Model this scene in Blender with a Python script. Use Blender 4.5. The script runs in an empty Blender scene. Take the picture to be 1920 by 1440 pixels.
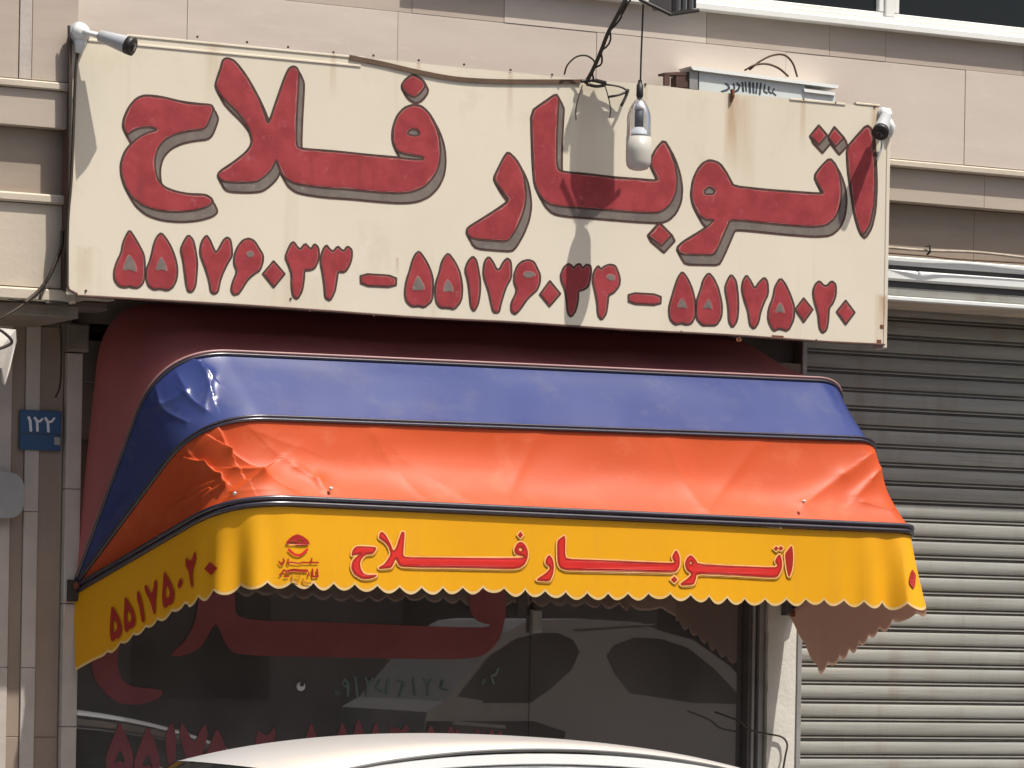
import bpy, math, random
import numpy as np
from mathutils import Vector, Matrix, noise
from mathutils.bvhtree import BVHTree
from mathutils.geometry import tessellate_polygon
random.seed(7)
SC = bpy.context.scene
COL = SC.collection

# ------------------------------------------------------------------ camera, light, exposure
TH, RHO, FPX, CX, CY = math.radians(27), math.radians(1.0), 7000.0, 960.0, 1215.0
CAM = Vector((-6.03, -16.35, 1.75))
FW = Vector((math.sin(TH), math.cos(TH), 0)); RT0 = Vector((math.cos(TH), -math.sin(TH), 0)); UP0 = Vector((0, 0, 1))
RT = RT0 * math.cos(RHO) + UP0 * math.sin(RHO)
UPV = UP0 * math.cos(RHO) - RT0 * math.sin(RHO)
cd = bpy.data.cameras.new('camera'); cam = bpy.data.objects.new('camera', cd); COL.objects.link(cam)
m = Matrix((RT, UPV, -FW)).transposed().to_4x4(); m.translation = CAM; cam.matrix_world = m
cd.sensor_width = 36; cd.lens = FPX / 1920 * 36; cd.shift_y = (CY - 720) / 1920; cd.clip_end = 500; cd.clip_start = .1
SC.camera = cam

SUNV = Vector((0.62, -1.0, 2.42)).normalized()
w = bpy.data.worlds.new("World"); SC.world = w; w.use_nodes = True
nt = w.node_tree; sky = nt.nodes.new('ShaderNodeTexSky'); sky.sky_type = 'NISHITA'; sky.sun_disc = False
sky.sun_elevation = math.asin(SUNV.z); sky.sun_rotation = math.atan2(SUNV.x, SUNV.y)
sky.air_density = 1.0; sky.dust_density = 5.0; sky.ozone_density = .5
bg = nt.nodes['Background']; bg.inputs[1].default_value = 0.085; nt.links.new(sky.outputs[0], bg.inputs[0])
ld = bpy.data.lights.new('sun', 'SUN'); ld.energy = 4.0; ld.angle = math.radians(.53); ld.color = (1, .95, .87)
sun = bpy.data.objects.new('sun', ld); COL.objects.link(sun); sun.rotation_euler = SUNV.to_track_quat('Z', 'Y').to_euler(); sun.location = (4, -8, 20)
SC.view_settings.view_transform = 'Standard'; SC.view_settings.look = 'None'
SC.view_settings.exposure = 0.44; SC.view_settings.gamma = 1; SC.view_settings.use_curve_mapping = False
SC.cycles.max_bounces = 8; SC.cycles.transparent_max_bounces = 12

def ray(px, py):
    return FW + RT * ((px - CX) / FPX) - UPV * ((py - CY) / FPX)
def P(px, py, Y):                       # the point of the plane y = Y that the photograph shows at a pixel
    d = ray(px, py); return CAM + d * ((Y - CAM.y) / d.y)
def PX(px, X):
    d = ray(px[0], px[1]); return CAM + d * ((X - CAM.x) / d.x)
def Q(p):
    v = Vector(p) - CAM; w_ = v.dot(FW)
    return CX + FPX * v.dot(RT) / w_, CY - FPX * v.dot(UPV) / w_

# ------------------------------------------------------------------ materials
def srgb(r, g, b):
    f = lambda c: (c / 255 / 12.92) if c / 255 <= .04045 else ((c / 255 + .055) / 1.055) ** 2.4
    return (f(r), f(g), f(b), 1)
MATS = {}
def mat(name, c1, c2=None, scale=4, rough=.7, bump=0, bscale=None, detail=6, stretch=(1, 1, 1), metal=0, spec=.5,
        lo=.35, hi=.65, spots=None, transl=0, coat=0, back=None, streak=None, bdist=.01):
    if name in MATS: return MATS[name]
    M = bpy.data.materials.new(name); M.use_nodes = True; n = M.node_tree.nodes; l = M.node_tree.links
    b = n['Principled BSDF']; out = n['Material Output']
    b.inputs['Roughness'].default_value = rough; b.inputs['Metallic'].default_value = metal
    b.inputs['Specular IOR Level'].default_value = spec; b.inputs['Coat Weight'].default_value = coat
    b.inputs['Coat Roughness'].default_value = .12
    tc = n.new('ShaderNodeTexCoord'); mp = n.new('ShaderNodeMapping'); mp.inputs['Scale'].default_value = stretch
    geo = n.new('ShaderNodeNewGeometry'); l.new(geo.outputs['Position'], mp.inputs[0]); vec = mp.outputs[0]
    col = None
    def nz(sc, det=6, rg=.6, v=vec):
        t = n.new('ShaderNodeTexNoise'); t.inputs['Scale'].default_value = sc; t.inputs['Detail'].default_value = det
        t.inputs['Roughness'].default_value = rg; l.new(v, t.inputs['Vector']); return t.outputs[0]
    def ramp(s, a, z):
        r = n.new('ShaderNodeMapRange'); r.inputs[1].default_value = a; r.inputs[2].default_value = z; l.new(s, r.inputs[0]); return r.outputs[0]
    def mix(f, a, bb):
        x = n.new('ShaderNodeMix'); x.data_type = 'RGBA'
        if hasattr(f, 'links') or not isinstance(f, (int, float)): l.new(f, x.inputs[0])
        else: x.inputs[0].default_value = f
        for i, v in ((6, a), (7, bb)):
            if isinstance(v, tuple): x.inputs[i].default_value = v
            else: l.new(v, x.inputs[i])
        return x.outputs[2]
    col = c1
    if c2: col = mix(ramp(nz(scale, detail), lo, hi), c1, c2)
    if spots:      # (colour, scale, lo, hi)
        col = mix(ramp(nz(spots[1], 8, .7), spots[2], spots[3]), col, spots[0])
    if streak:     # vertical run marks: (colour, scale, lo, hi)
        m2 = n.new('ShaderNodeMapping'); m2.inputs['Scale'].default_value = (1, 1, .08); l.new(geo.outputs['Position'], m2.inputs[0])
        col = mix(ramp(nz(streak[1], 5, .6, m2.outputs[0]), streak[2], streak[3]), col, streak[0])
    if back:
        g = n.new('ShaderNodeNewGeometry'); col = mix(g.outputs['Backfacing'], col, back)
    if isinstance(col, tuple): b.inputs['Base Color'].default_value = col
    else: l.new(col, b.inputs['Base Color'])
    if bump:
        bp = n.new('ShaderNodeBump'); bp.inputs['Strength'].default_value = bump; bp.inputs['Distance'].default_value = bdist
        l.new(nz(bscale or scale * 6, 8), bp.inputs['Height']); l.new(bp.outputs[0], b.inputs['Normal'])
    if transl:
        t = n.new('ShaderNodeBsdfTranslucent'); mx = n.new('ShaderNodeMixShader'); mx.inputs[0].default_value = transl
        if isinstance(col, tuple): t.inputs[0].default_value = col
        else: l.new(col, t.inputs[0])
        l.new(b.outputs[0], mx.inputs[1]); l.new(t.outputs[0], mx.inputs[2]); l.new(mx.outputs[0], out.inputs[0])
    MATS[name] = M; return M

def glass_mat(name, tint, refl_rough=.02, boost=1.0, dust_haze=0.0):
    M = bpy.data.materials.new(name); M.use_nodes = True; n = M.node_tree.nodes; l = M.node_tree.links
    n.remove(n['Principled BSDF']); out = n['Material Output']
    tr = n.new('ShaderNodeBsdfTransparent'); tr.inputs[0].default_value = tint
    gl = n.new('ShaderNodeBsdfGlossy'); gl.inputs['Roughness'].default_value = refl_rough
    fr = n.new('ShaderNodeFresnel'); fr.inputs[0].default_value = 1.5 * boost
    mx = n.new('ShaderNodeMixShader'); l.new(fr.outputs[0], mx.inputs[0]); l.new(tr.outputs[0], mx.inputs[1]); l.new(gl.outputs[0], mx.inputs[2])
    df = n.new('ShaderNodeBsdfDiffuse'); df.inputs[0].default_value = (.42, .39, .38, 1); tc = n.new('ShaderNodeTexCoord')  # pale dust film, also laid on as veiling haze over dark glass
    nz = n.new('ShaderNodeTexNoise'); nz.inputs['Scale'].default_value = 2.2; nz.inputs['Detail'].default_value = 8; l.new(tc.outputs['Object'], nz.inputs['Vector'])
    mr = n.new('ShaderNodeMapRange'); mr.inputs[1].default_value = .3; mr.inputs[2].default_value = .75; mr.inputs[3].default_value = dust_haze * .6; mr.inputs[4].default_value = dust_haze * 1.5; l.new(nz.outputs[0], mr.inputs[0])
    m2 = n.new('ShaderNodeMixShader'); l.new(mr.outputs[0], m2.inputs[0]); l.new(mx.outputs[0], m2.inputs[1]); l.new(df.outputs[0], m2.inputs[2])
    l.new(m2.outputs[0], out.inputs[0]); return M

TRAV = [mat('travertine_light', (.58, .505, .435, 1), (.545, .47, .405, 1), 2.2, .6, .05, 30, stretch=(1, 1, 4), spots=((.62, .54, .46, 1), 7, .58, .75)),
        mat('travertine_pale', (.60, .525, .455, 1), (.55, .48, .41, 1), 2.8, .6, .05, 30, stretch=(1, 1, 5), spots=((.64, .57, .49, 1), 6, .58, .75)),
        mat('travertine_warm', (.575, .495, .415, 1), (.54, .465, .39, 1), 2.0, .6, .05, 30, stretch=(1, 1, 3))]
TRAVD = [mat('travertine_dark', (.46, .385, .32, 1), (.42, .35, .29, 1), 2.5, .6, .05, 30, stretch=(1, 1, 6)),
         mat('travertine_dark_warm', (.475, .40, .33, 1), (.43, .36, .295, 1), 2.2, .6, .05, 30, stretch=(1, 1, 5))]
M_JOINT = mat('joint_mortar', (.60, .53, .45, 1), (.42, .36, .30, 1), 3, .9, .2)
TRAVR = [mat('shaded_recess_travertine', (.34, .275, .215, 1), (.29, .235, .185, 1), 2.5, .65, .05, 30, stretch=(1, 1, 6))]  # darker copy of the dark stone; the recess shade is painted in
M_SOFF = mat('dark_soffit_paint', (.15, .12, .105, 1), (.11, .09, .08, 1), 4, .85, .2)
M_CREAMW = mat('cream_stone', (.56, .49, .39, 1), (.50, .43, .345, 1), 3, .7, .15, 40, spots=((.42, .36, .29, 1), 5, .6, .75))
M_BROWN = mat('brown_stone', (.32, .245, .19, 1), (.26, .20, .155, 1), 4, .6, .2, 40, stretch=(1, 1, .5))
M_STRIPE = mat('pale_stripe_stone', (.54, .48, .42, 1), (.45, .395, .35, 1), 5, .6, .2, 40, streak=((.33, .28, .24, 1), 14, .6, .8))
M_PLASTER = mat('white_plaster', (.66, .64, .58, 1), (.58, .56, .5, 1), 5, .8, .3, 50)
M_CONC = mat('old_concrete', (.26, .22, .18, 1), (.17, .145, .12, 1), 5, .9, .4, 30)
M_PVC = mat('white_upvc', (.80, .80, .76, 1), (.74, .74, .70, 1), 3, .4, 0)
M_ALU = mat('grey_aluminium', (.36, .35, .335, 1), (.29, .28, .27, 1), 6, .45, .05, metal=.3)
M_ALUD = mat('dark_aluminium', (.10, .09, .085, 1), (.07, .063, .06, 1), 6, .45, .05)
M_SHUT = mat('shutter_steel', (.335, .335, .305, 1), (.25, .25, .225, 1), 3, .6, .10, 25, stretch=(.35, 1, 9), spots=((.20, .175, .145, 1), 6, .55, .75), streak=((.23, .2, .165, 1), 5, .5, .8))
M_GROOVE_SHADE = mat('groove_shade', (.21, .195, .17, 1), (.15, .14, .12, 1), 12, .9)  # shadow inside the slat grooves, put into the colour
M_SHUTS = [M_SHUT] + [mat('shutter_steel_' + nm, tuple(c * f for c in (.335, .335, .305)) + (1,), tuple(c * f for c in (.25, .25, .225)) + (1,), sc, .6, .10, 25, stretch=(.35, 1, 9), spots=((.20, .175, .145, 1), 5, .55, .78), streak=((.23, .2, .165, 1), 6, .5, .8)) for nm, f, sc in (('dull', .93, 3.4), ('pale', 1.07, 2.6))]
M_SHUTB = mat('shutter_box_white', (.80, .82, .80, 1), (.70, .72, .70, 1), 2, .45, .05, 20, stretch=(.4, 1, 3))
M_SIGN = mat('cream_sign_paint', (.69, .625, .505, 1), (.65, .585, .465, 1), 1.3, .5, .10, 2.2, bdist=.02,
             spots=((.60, .52, .40, 1), 3.5, .58, .80), streak=((.53, .45, .34, 1), 6, .60, .9))
def stains(M, col, spots_):      # rust and dirt runs at given places: (centre, size x, size up, size down)
    nt_ = M.node_tree; n = nt_.nodes; l = nt_.links; b = n['Principled BSDF']; src = b.inputs['Base Color'].links[0].from_socket
    g = n.new('ShaderNodeNewGeometry'); sx = n.new('ShaderNodeSeparateXYZ'); l.new(g.outputs['Position'], sx.inputs[0])
    nz = n.new('ShaderNodeTexNoise'); nz.inputs['Scale'].default_value = 30; nz.inputs['Detail'].default_value = 6
    mp = n.new('ShaderNodeMapping'); mp.inputs['Scale'].default_value = (1, 1, .12); l.new(g.outputs['Position'], mp.inputs[0]); l.new(mp.outputs[0], nz.inputs['Vector'])
    def mth(op, a, b_):
        q = n.new('ShaderNodeMath'); q.operation = op
        for i, v in enumerate((a, b_)):
            if isinstance(v, (int, float)): q.inputs[i].default_value = v
            else: l.new(v, q.inputs[i])
        return q.outputs[0]
    for (cx_, cz_), wx, wd, st_ in spots_:
        dx = mth('DIVIDE', mth('ABSOLUTE', mth('SUBTRACT', sx.outputs[0], cx_), 0), wx)
        dz = mth('DIVIDE', mth('SUBTRACT', cz_, sx.outputs[2]), wd)
        up_ = mth('MAXIMUM', mth('MULTIPLY', dz, -12.0), dz)
        f = mth('SUBTRACT', 1.0, mth('MAXIMUM', dx, up_)); f = mth('MAXIMUM', f, 0.0)
        f = mth('MULTIPLY', mth('MULTIPLY', f, st_), mth('MULTIPLY', nz.outputs[0], 1.6)); f = mth('MINIMUM', f, 1.0)
        x = n.new('ShaderNodeMix'); x.data_type = 'RGBA'; l.new(f, x.inputs[0]); l.new(src, x.inputs[6]); x.inputs[7].default_value = col; src = x.outputs[2]
    l.new(src, b.inputs['Base Color'])
_sp = lambda px, py, wx, wd, st_: ((P(px, py, -.72).x, P(px, py, -.72).z), wx, wd, st_)
stains(M_SIGN, (.40, .24, .12, 1), [_sp(1372, 185, .045, .34, .9), _sp(1390, 190, .10, .5, .45), _sp(1655, 560, .05, .3, .8), _sp(1640, 200, .03, .25, .6), _sp(400, 85, .05, .3, .35), _sp(625, 100, .02, .22, .5), _sp(785, 115, .015, .16, .5), _sp(957, 133, .02, .3, .4), _sp(1210, 160, .02, .25, .4), _sp(1506, 188, .02, .28, .6), _sp(160, 470, .05, .3, .4), _sp(745, 485, .01, .08, .9), _sp(1100, 160, .06, .5, .3), _sp(1277, 585, .12, .12, .3), _sp(545, 520, .3, .3, .2)])
M_RUST = mat('rust', (.20, .06, .025, 1), (.12, .045, .025, 1), 20, .9, .3)
M_EDGE = mat('dark_sign_edge', (.06, .03, .022, 1), (.12, .06, .045, 1), 10, .7, .1)
M_LRED = mat('letter_red_paint', (.335, .032, .040, 1), (.25, .018, .022, 1), 7, .6, .1, lo=.40, hi=.60, spots=((.38, .10, .11, 1), 16, .61, .72), streak=((.22, .02, .02, 1), 16, .60, .8))
M_LDARK = mat('letter_dark_outline', (.045, .016, .012, 1), (.085, .035, .025, 1), 30, .7)
M_LPINK = mat('letter_pink_rim', (.42, .14, .13, 1), (.36, .055, .055, 1), 12, .6, lo=.4, hi=.6)
M_LGREY = mat('letter_grey_shade', (.185, .155, .13, 1), (.13, .105, .095, 1), 12, .6, spots=((.30, .28, .26, 1), 25, .60, .75))
M_MAROON = mat('maroon_vinyl', (.50, .15, .15, 1), (.43, .12, .125, 1), 2, .45, .05, 6, transl=.03, back=(.25, .12, .10, 1))
M_BLUE = mat('blue_vinyl', (.034, .052, .18, 1), (.030, .046, .16, 1), 2, .22, .04, 5, transl=.02, spec=.6, spots=((.075, .085, .17, 1), 5, .52, .85), back=(.25, .12, .10, 1))
M_ORANGE = mat('orange_vinyl', (.53, .075, .014, 1), (.48, .064, .012, 1), 1.5, .50, .08, 7, transl=.05, back=(.33, .14, .09, 1), spec=.3, spots=((.56, .13, .05, 1), 5, .54, .85))
M_YELLOW = mat('yellow_vinyl', (.78, .375, .005, 1), (.74, .34, .004, 1), 1.5, .5, .10, 9, transl=.06, spec=.3, streak=((.70, .33, .02, 1), 9, .58, .85), back=(.62, .36, .27, 1))
M_HEM = mat('pale_hem', (.90, .66, .34, 1), (.86, .56, .18, 1), 8, .5, transl=.3, back=(.6, .38, .28, 1))
M_PIPE = mat('navy_piping', (.022, .018, .030, 1), (.035, .028, .04, 1), 5, .25, .05, spec=.9)
M_PIPEP = mat('sunlit_pink_piping', (.36, .20, .19, 1), (.30, .17, .17, 1), 5, .4)  # sunlight on the maroon edge, painted as a pink line
M_VRED = mat('valance_red_print', (.62, .020, .012, 1), (.55, .015, .01, 1), 8, .45)
M_VDRED = mat('valance_dark_red_print', (.36, .012, .006, 1), None, 8, .45)
M_VPEACH = mat('valance_peach_print', (.86, .45, .14, 1), None, 8, .45)
M_VSHADE = mat('valance_brown_print', (.42, .19, .01, 1), None, 8, .45)
M_FILM = mat('red_window_film', (.27, .075, .082, 1), (.22, .058, .065, 1), 6, .5)
M_FILMG = mat('green_window_print', (.13, .20, .17, 1), (.07, .11, .095, 1), 5, .6, lo=.4, hi=.6)
M_BLACK = mat('black_rubber', (.012, .011, .010, 1), (.02, .018, .016, 1), 10, .5)
M_CABLE = mat('brown_black_cable', (.028, .020, .013, 1), (.05, .036, .022, 1), 14, .6)
M_CABLEL = mat('pale_cable', (.45, .38, .30, 1), (.32, .26, .2, 1), 14, .6)
M_WOOD = mat('weathered_wood', (.13, .075, .045, 1), (.09, .05, .03, 1), 8, .8, .2, stretch=(1, 1, 4))
M_CCTV = mat('white_cctv_plastic', (.72, .74, .72, 1), (.66, .68, .67, 1), 5, .35)
M_CCTVG = mat('grey_and_shaded_cctv_plastic', (.40, .42, .44, 1), (.35, .37, .39, 1), 5, .35)  # real grey parts, and painted shade on the white camera housings
M_METALBOX = mat('pale_green_enamel', (.66, .72, .70, 1), (.60, .66, .64, 1), 5, .4)
M_INK = mat('dark_print_ink', (.035, .045, .06, 1), (.06, .08, .1, 1), 40, .6)
M_PLATE = mat('blue_enamel_plate', (.032, .095, .215, 1), (.027, .08, .18, 1), 6, .35)
M_WHITE = mat('white_enamel', (.75, .76, .78, 1), (.7, .7, .72, 1), 6, .5)
M_FLAP = mat('white_canvas', (.78, .74, .68, 1), (.68, .63, .56, 1), 12, .8, .1)
M_GREYB = mat('grey_board', (.34, .34, .33, 1), (.30, .30, .29, 1), 8, .7, .1)
M_CARW = mat('white_car_paint', (.70, .70, .69, 1), (.67, .67, .66, 1), 2, .32, 0, coat=.6)
M_CARG = mat('silver_car_paint', (.72, .70, .70, 1), (.68, .66, .66, 1), 2, .35, 0, coat=.6)
M_CGLASS = mat('tinted_car_glass', (.012, .014, .014, 1), (.016, .018, .018, 1), 2, .06, 0, spec=.6)
M_SEAM = mat('dark_door_seal', (.10, .10, .10, 1), (.07, .07, .07, 1), 10, .5)
M_TYRE = mat('tyre_rubber', (.02, .02, .02, 1), (.03, .03, .03, 1), 10, .8)
M_RIM = mat('wheel_steel', (.4, .4, .41, 1), (.33, .33, .34, 1), 10, .4, metal=.6)
M_ASPH = mat('asphalt', (.055, .053, .05, 1), (.04, .039, .037, 1), 8, .9, .5, 80)
M_PAVE = mat('pavement_concrete', (.30, .28, .25, 1), (.24, .22, .2, 1), 4, .9, .4, 40)
M_KERB = mat('kerb_concrete', (.36, .35, .32, 1), (.28, .27, .25, 1), 5, .9, .4, 40)
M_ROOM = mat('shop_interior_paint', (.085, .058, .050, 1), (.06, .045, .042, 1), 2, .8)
M_FAR = mat('far_brick', (.26, .19, .15, 1), (.2, .145, .115, 1), 3, .9, .3)
M_LEAF = mat('dark_leaves', (.035, .06, .02, 1), (.05, .075, .03, 1), 6, .6)
M_GLASS = glass_mat('shop_glass', (.72, .75, .74, 1), .012, 1.85, .20)
M_WGLASS = glass_mat('window_glass', (.5, .53, .53, 1), .02)
M_BOTTLE = glass_mat('clear_plastic', (.80, .82, .84, 1), .1, 1.0, .10)
M_BULB = mat('milky_plastic_bulb', (.66, .64, .58, 1), (.60, .58, .52, 1), 4, .35, transl=.25)

# ------------------------------------------------------------------ mesh helpers
class MB:
    def __init__(s): s.v = []; s.f = []; s.mi = []
    def add(s, vs, fs, mi=0):
        o = len(s.v); s.v += [tuple(p) for p in vs]; s.f += [[i + o for i in f] for f in fs]; s.mi += [mi] * len(fs); return s
    def box(s, x0, x1, y0, y1, z0, z1, mi=0, bev=0):
        if x0 > x1: x0, x1 = x1, x0
        if y0 > y1: y0, y1 = y1, y0
        if z0 > z1: z0, z1 = z1, z0
        if not bev:
            return s.add([(x, y, z) for x in (x0, x1) for y in (y0, y1) for z in (z0, z1)],
                         [(0, 1, 3, 2), (4, 6, 7, 5), (0, 4, 5, 1), (2, 3, 7, 6), (0, 2, 6, 4), (1, 5, 7, 3)], mi)
        b = bev                      # front face (y0) edges chamfered
        vs = [(x0, y0 + b, z0), (x1, y0 + b, z0), (x1, y0 + b, z1), (x0, y0 + b, z1),
              (x0 + b, y0, z0 + b), (x1 - b, y0, z0 + b), (x1 - b, y0, z1 - b), (x0 + b, y0, z1 - b),
              (x0, y1, z0), (x1, y1, z0), (x1, y1, z1), (x0, y1, z1)]
        return s.add(vs, [(4, 5, 6, 7), (0, 1, 5, 4), (1, 2, 6, 5), (2, 3, 7, 6), (3, 0, 4, 7),
                          (0, 8, 9, 1), (1, 9, 10, 2), (2, 10, 11, 3), (3, 11, 8, 0), (8, 11, 10, 9)], mi)
    def tube(s, pts, r, n=8, mi=0, cap=True):
        pts = [Vector(p) for p in pts]; rs = r if isinstance(r, (list, tuple)) else [r] * len(pts)
        rings = []; ref = None
        for i, p in enumerate(pts):
            d = (pts[min(i + 1, len(pts) - 1)] - pts[max(i - 1, 0)]).normalized()
            if ref is None:
                ref = Vector((0, 0, 1)) if abs(d.z) < .9 else Vector((0, 1, 0))
            a = d.cross(ref).normalized(); b = a.cross(d).normalized(); ref = b
            rings.append([p + (a * math.cos(t) + b * math.sin(t)) * rs[i] for t in [2 * math.pi * k / n for k in range(n)]])
        vs = [q for rg in rings for q in rg]
        fs = [(i * n + k, i * n + (k + 1) % n, (i + 1) * n + (k + 1) % n, (i + 1) * n + k) for i in range(len(pts) - 1) for k in range(n)]
        if cap: fs += [tuple(range(n - 1, -1, -1)), tuple((len(pts) - 1) * n + k for k in range(n))]
        return s.add(vs, fs, mi)
    def lathe(s, base, axis, prof, n=20, mi=0):    # prof: (distance along the axis, radius)
        axis = Vector(axis).normalized(); base = Vector(base)
        ref = Vector((0, 0, 1)) if abs(axis.z) < .9 else Vector((1, 0, 0))
        a = axis.cross(ref).normalized(); b = a.cross(axis).normalized()
        vs = [base + axis * h + (a * math.cos(t) + b * math.sin(t)) * max(r, 1e-4) for h, r in prof for t in [2 * math.pi * k / n for k in range(n)]]
        fs = [(i * n + k, i * n + (k + 1) % n, (i + 1) * n + (k + 1) % n, (i + 1) * n + k) for i in range(len(prof) - 1) for k in range(n)]
        fs += [tuple(range(n - 1, -1, -1)), tuple((len(prof) - 1) * n + k for k in range(n))]
        return s.add(vs, fs, mi)
    def prism(s, poly, y0, y1, mi=0):              # polygon of (x,z), extruded y0..y1
        n = len(poly); vs = [(x, y0, z) for x, z in poly] + [(x, y1, z) for x, z in poly]
        fs = [tuple(range(n)), tuple(range(2 * n - 1, n - 1, -1))] + [(i, i + n, (i + 1) % n + n, (i + 1) % n) for i in range(n)]
        return s.add(vs, fs, mi)
    def build(s, name, mats, parent=None, smooth=False):
        me = bpy.data.meshes.new(name); me.from_pydata(s.v, [], s.f)
        for m_ in (mats if isinstance(mats, (list, tuple)) else [mats]): me.materials.append(m_)
        me.polygons.foreach_set('material_index', s.mi)
        if smooth: me.polygons.foreach_set('use_smooth', [True] * len(s.f))
        me.update(); o = bpy.data.objects.new(name, me); COL.objects.link(o)
        if parent: o.parent = parent; o.matrix_parent_inverse = Matrix.Translation(-parent.matrix_basis.translation)
        return o
def recalc(o):
    import bmesh
    bm = bmesh.new(); bm.from_mesh(o.data); bmesh.ops.recalc_face_normals(bm, faces=bm.faces); bm.to_mesh(o.data); bm.free(); return o
def tag(o, label, cat, group=None):
    o['label'] = label; o['category'] = cat
    if group: o['group'] = group
    return o
def thing(name, loc, label, cat, group=None):
    o = bpy.data.objects.new(name, None); COL.objects.link(o); o.location = loc; o.empty_display_size = .1; return tag(o, label, cat, group)
def struct(o): o['kind'] = 'structure'; return o
def cr(pts, n=8):                                   # smooth open curve through points
    p = [Vector(q) for q in pts]; p = [p[0] * 2 - p[1]] + p + [p[-1] * 2 - p[-2]]; out = []
    for i in range(1, len(p) - 2):
        for k in range(n):
            t = k / n; a, b, c, d = p[i - 1], p[i], p[i + 1], p[i + 2]
            out.append(.5 * ((2 * b) + (c - a) * t + (2 * a - 5 * b + 4 * c - d) * t * t + (3 * b - a - 3 * c + d) * t ** 3))
    return out + [p[-2]]

# ------------------------------------------------------------------ lettering: distance fields traced into flat sheets of paint
def chaikin(pts, n):
    for _ in range(n):
        q = []
        for i in range(len(pts)):
            a, b = pts[i], pts[(i + 1) % len(pts)]
            q += [(a[0] * .8 + b[0] * .2, a[1] * .8 + b[1] * .2), (a[0] * .2 + b[0] * .8, a[1] * .2 + b[1] * .8)]
        pts = q
    return pts
def seg_dist(gx, gy, a, b):
    dx, dy = b[0] - a[0], b[1] - a[1]; L = dx * dx + dy * dy + 1e-9
    t = np.clip(((gx - a[0]) * dx + (gy - a[1]) * dy) / L, 0, 1)
    return np.hypot(gx - a[0] - t * dx, gy - a[1] - t * dy)
def poly_sdf(gx, gy, pts):
    d = np.full(gx.shape, 1e9); ins = np.zeros(gx.shape, bool)
    for i in range(len(pts)):
        a, b = pts[i], pts[(i + 1) % len(pts)]
        d = np.minimum(d, seg_dist(gx, gy, a, b))
        if a[1] != b[1]:
            c = ((a[1] > gy) != (b[1] > gy)) & (gx < (b[0] - a[0]) * (gy - a[1]) / (b[1] - a[1]) + a[0]); ins ^= c
    return np.where(ins, -d, d)
class Glyph:
    """items: ('p', pts[, smooth]) polygon, ('s', pts, halfwidth) stroke, ('h', pts) hole; coordinates in crop pixels (ox, oy, scale)"""
    def __init__(g, items, ox=0, oy=0, sc=1, step=1.0, pad=26):
        cv = lambda pts: [(ox + x / sc, oy + y / sc) for x, y in pts]
        allp = [q for it in items for q in cv(it[1])]
        x0 = min(q[0] for q in allp) - pad; x1 = max(q[0] for q in allp) + pad
        y0 = min(q[1] for q in allp) - pad; y1 = max(q[1] for q in allp) + pad
        g.step = step; g.x0, g.y0 = x0, y0
        g.gx, g.gy = np.meshgrid(np.arange(x0, x1, step), np.arange(y0, y1, step))
        d = np.full(g.gx.shape, 1e3)
        for it in items:
            if it[0] == 'p': d = np.minimum(d, poly_sdf(g.gx, g.gy, chaikin(cv(it[1]), it[2] if len(it) > 2 else 2)))
            elif it[0] == 's':
                q = cv(it[1])
                for a, b in zip(q[:-1], q[1:]): d = np.minimum(d, seg_dist(g.gx, g.gy, a, b) - it[2] / sc)
        g.hole = None
        for it in items:
            if it[0] == 'h':
                h = poly_sdf(g.gx, g.gy, chaikin(cv(it[1]), 2)); g.hole = h if g.hole is None else np.minimum(g.hole, h)
        g.d = d
    def swept(g, dx, dy, n=8):
        e = g.d.copy()
        for k in range(1, n + 1):
            sx, sy = int(round(dx * k / n / g.step)), int(round(dy * k / n / g.step))
            s = np.full(e.shape, 1e3); H, W = e.shape
            s[sy:, sx:] = g.d[:H - sy, :W - sx]; e = np.minimum(e, s)
        return e
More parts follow.
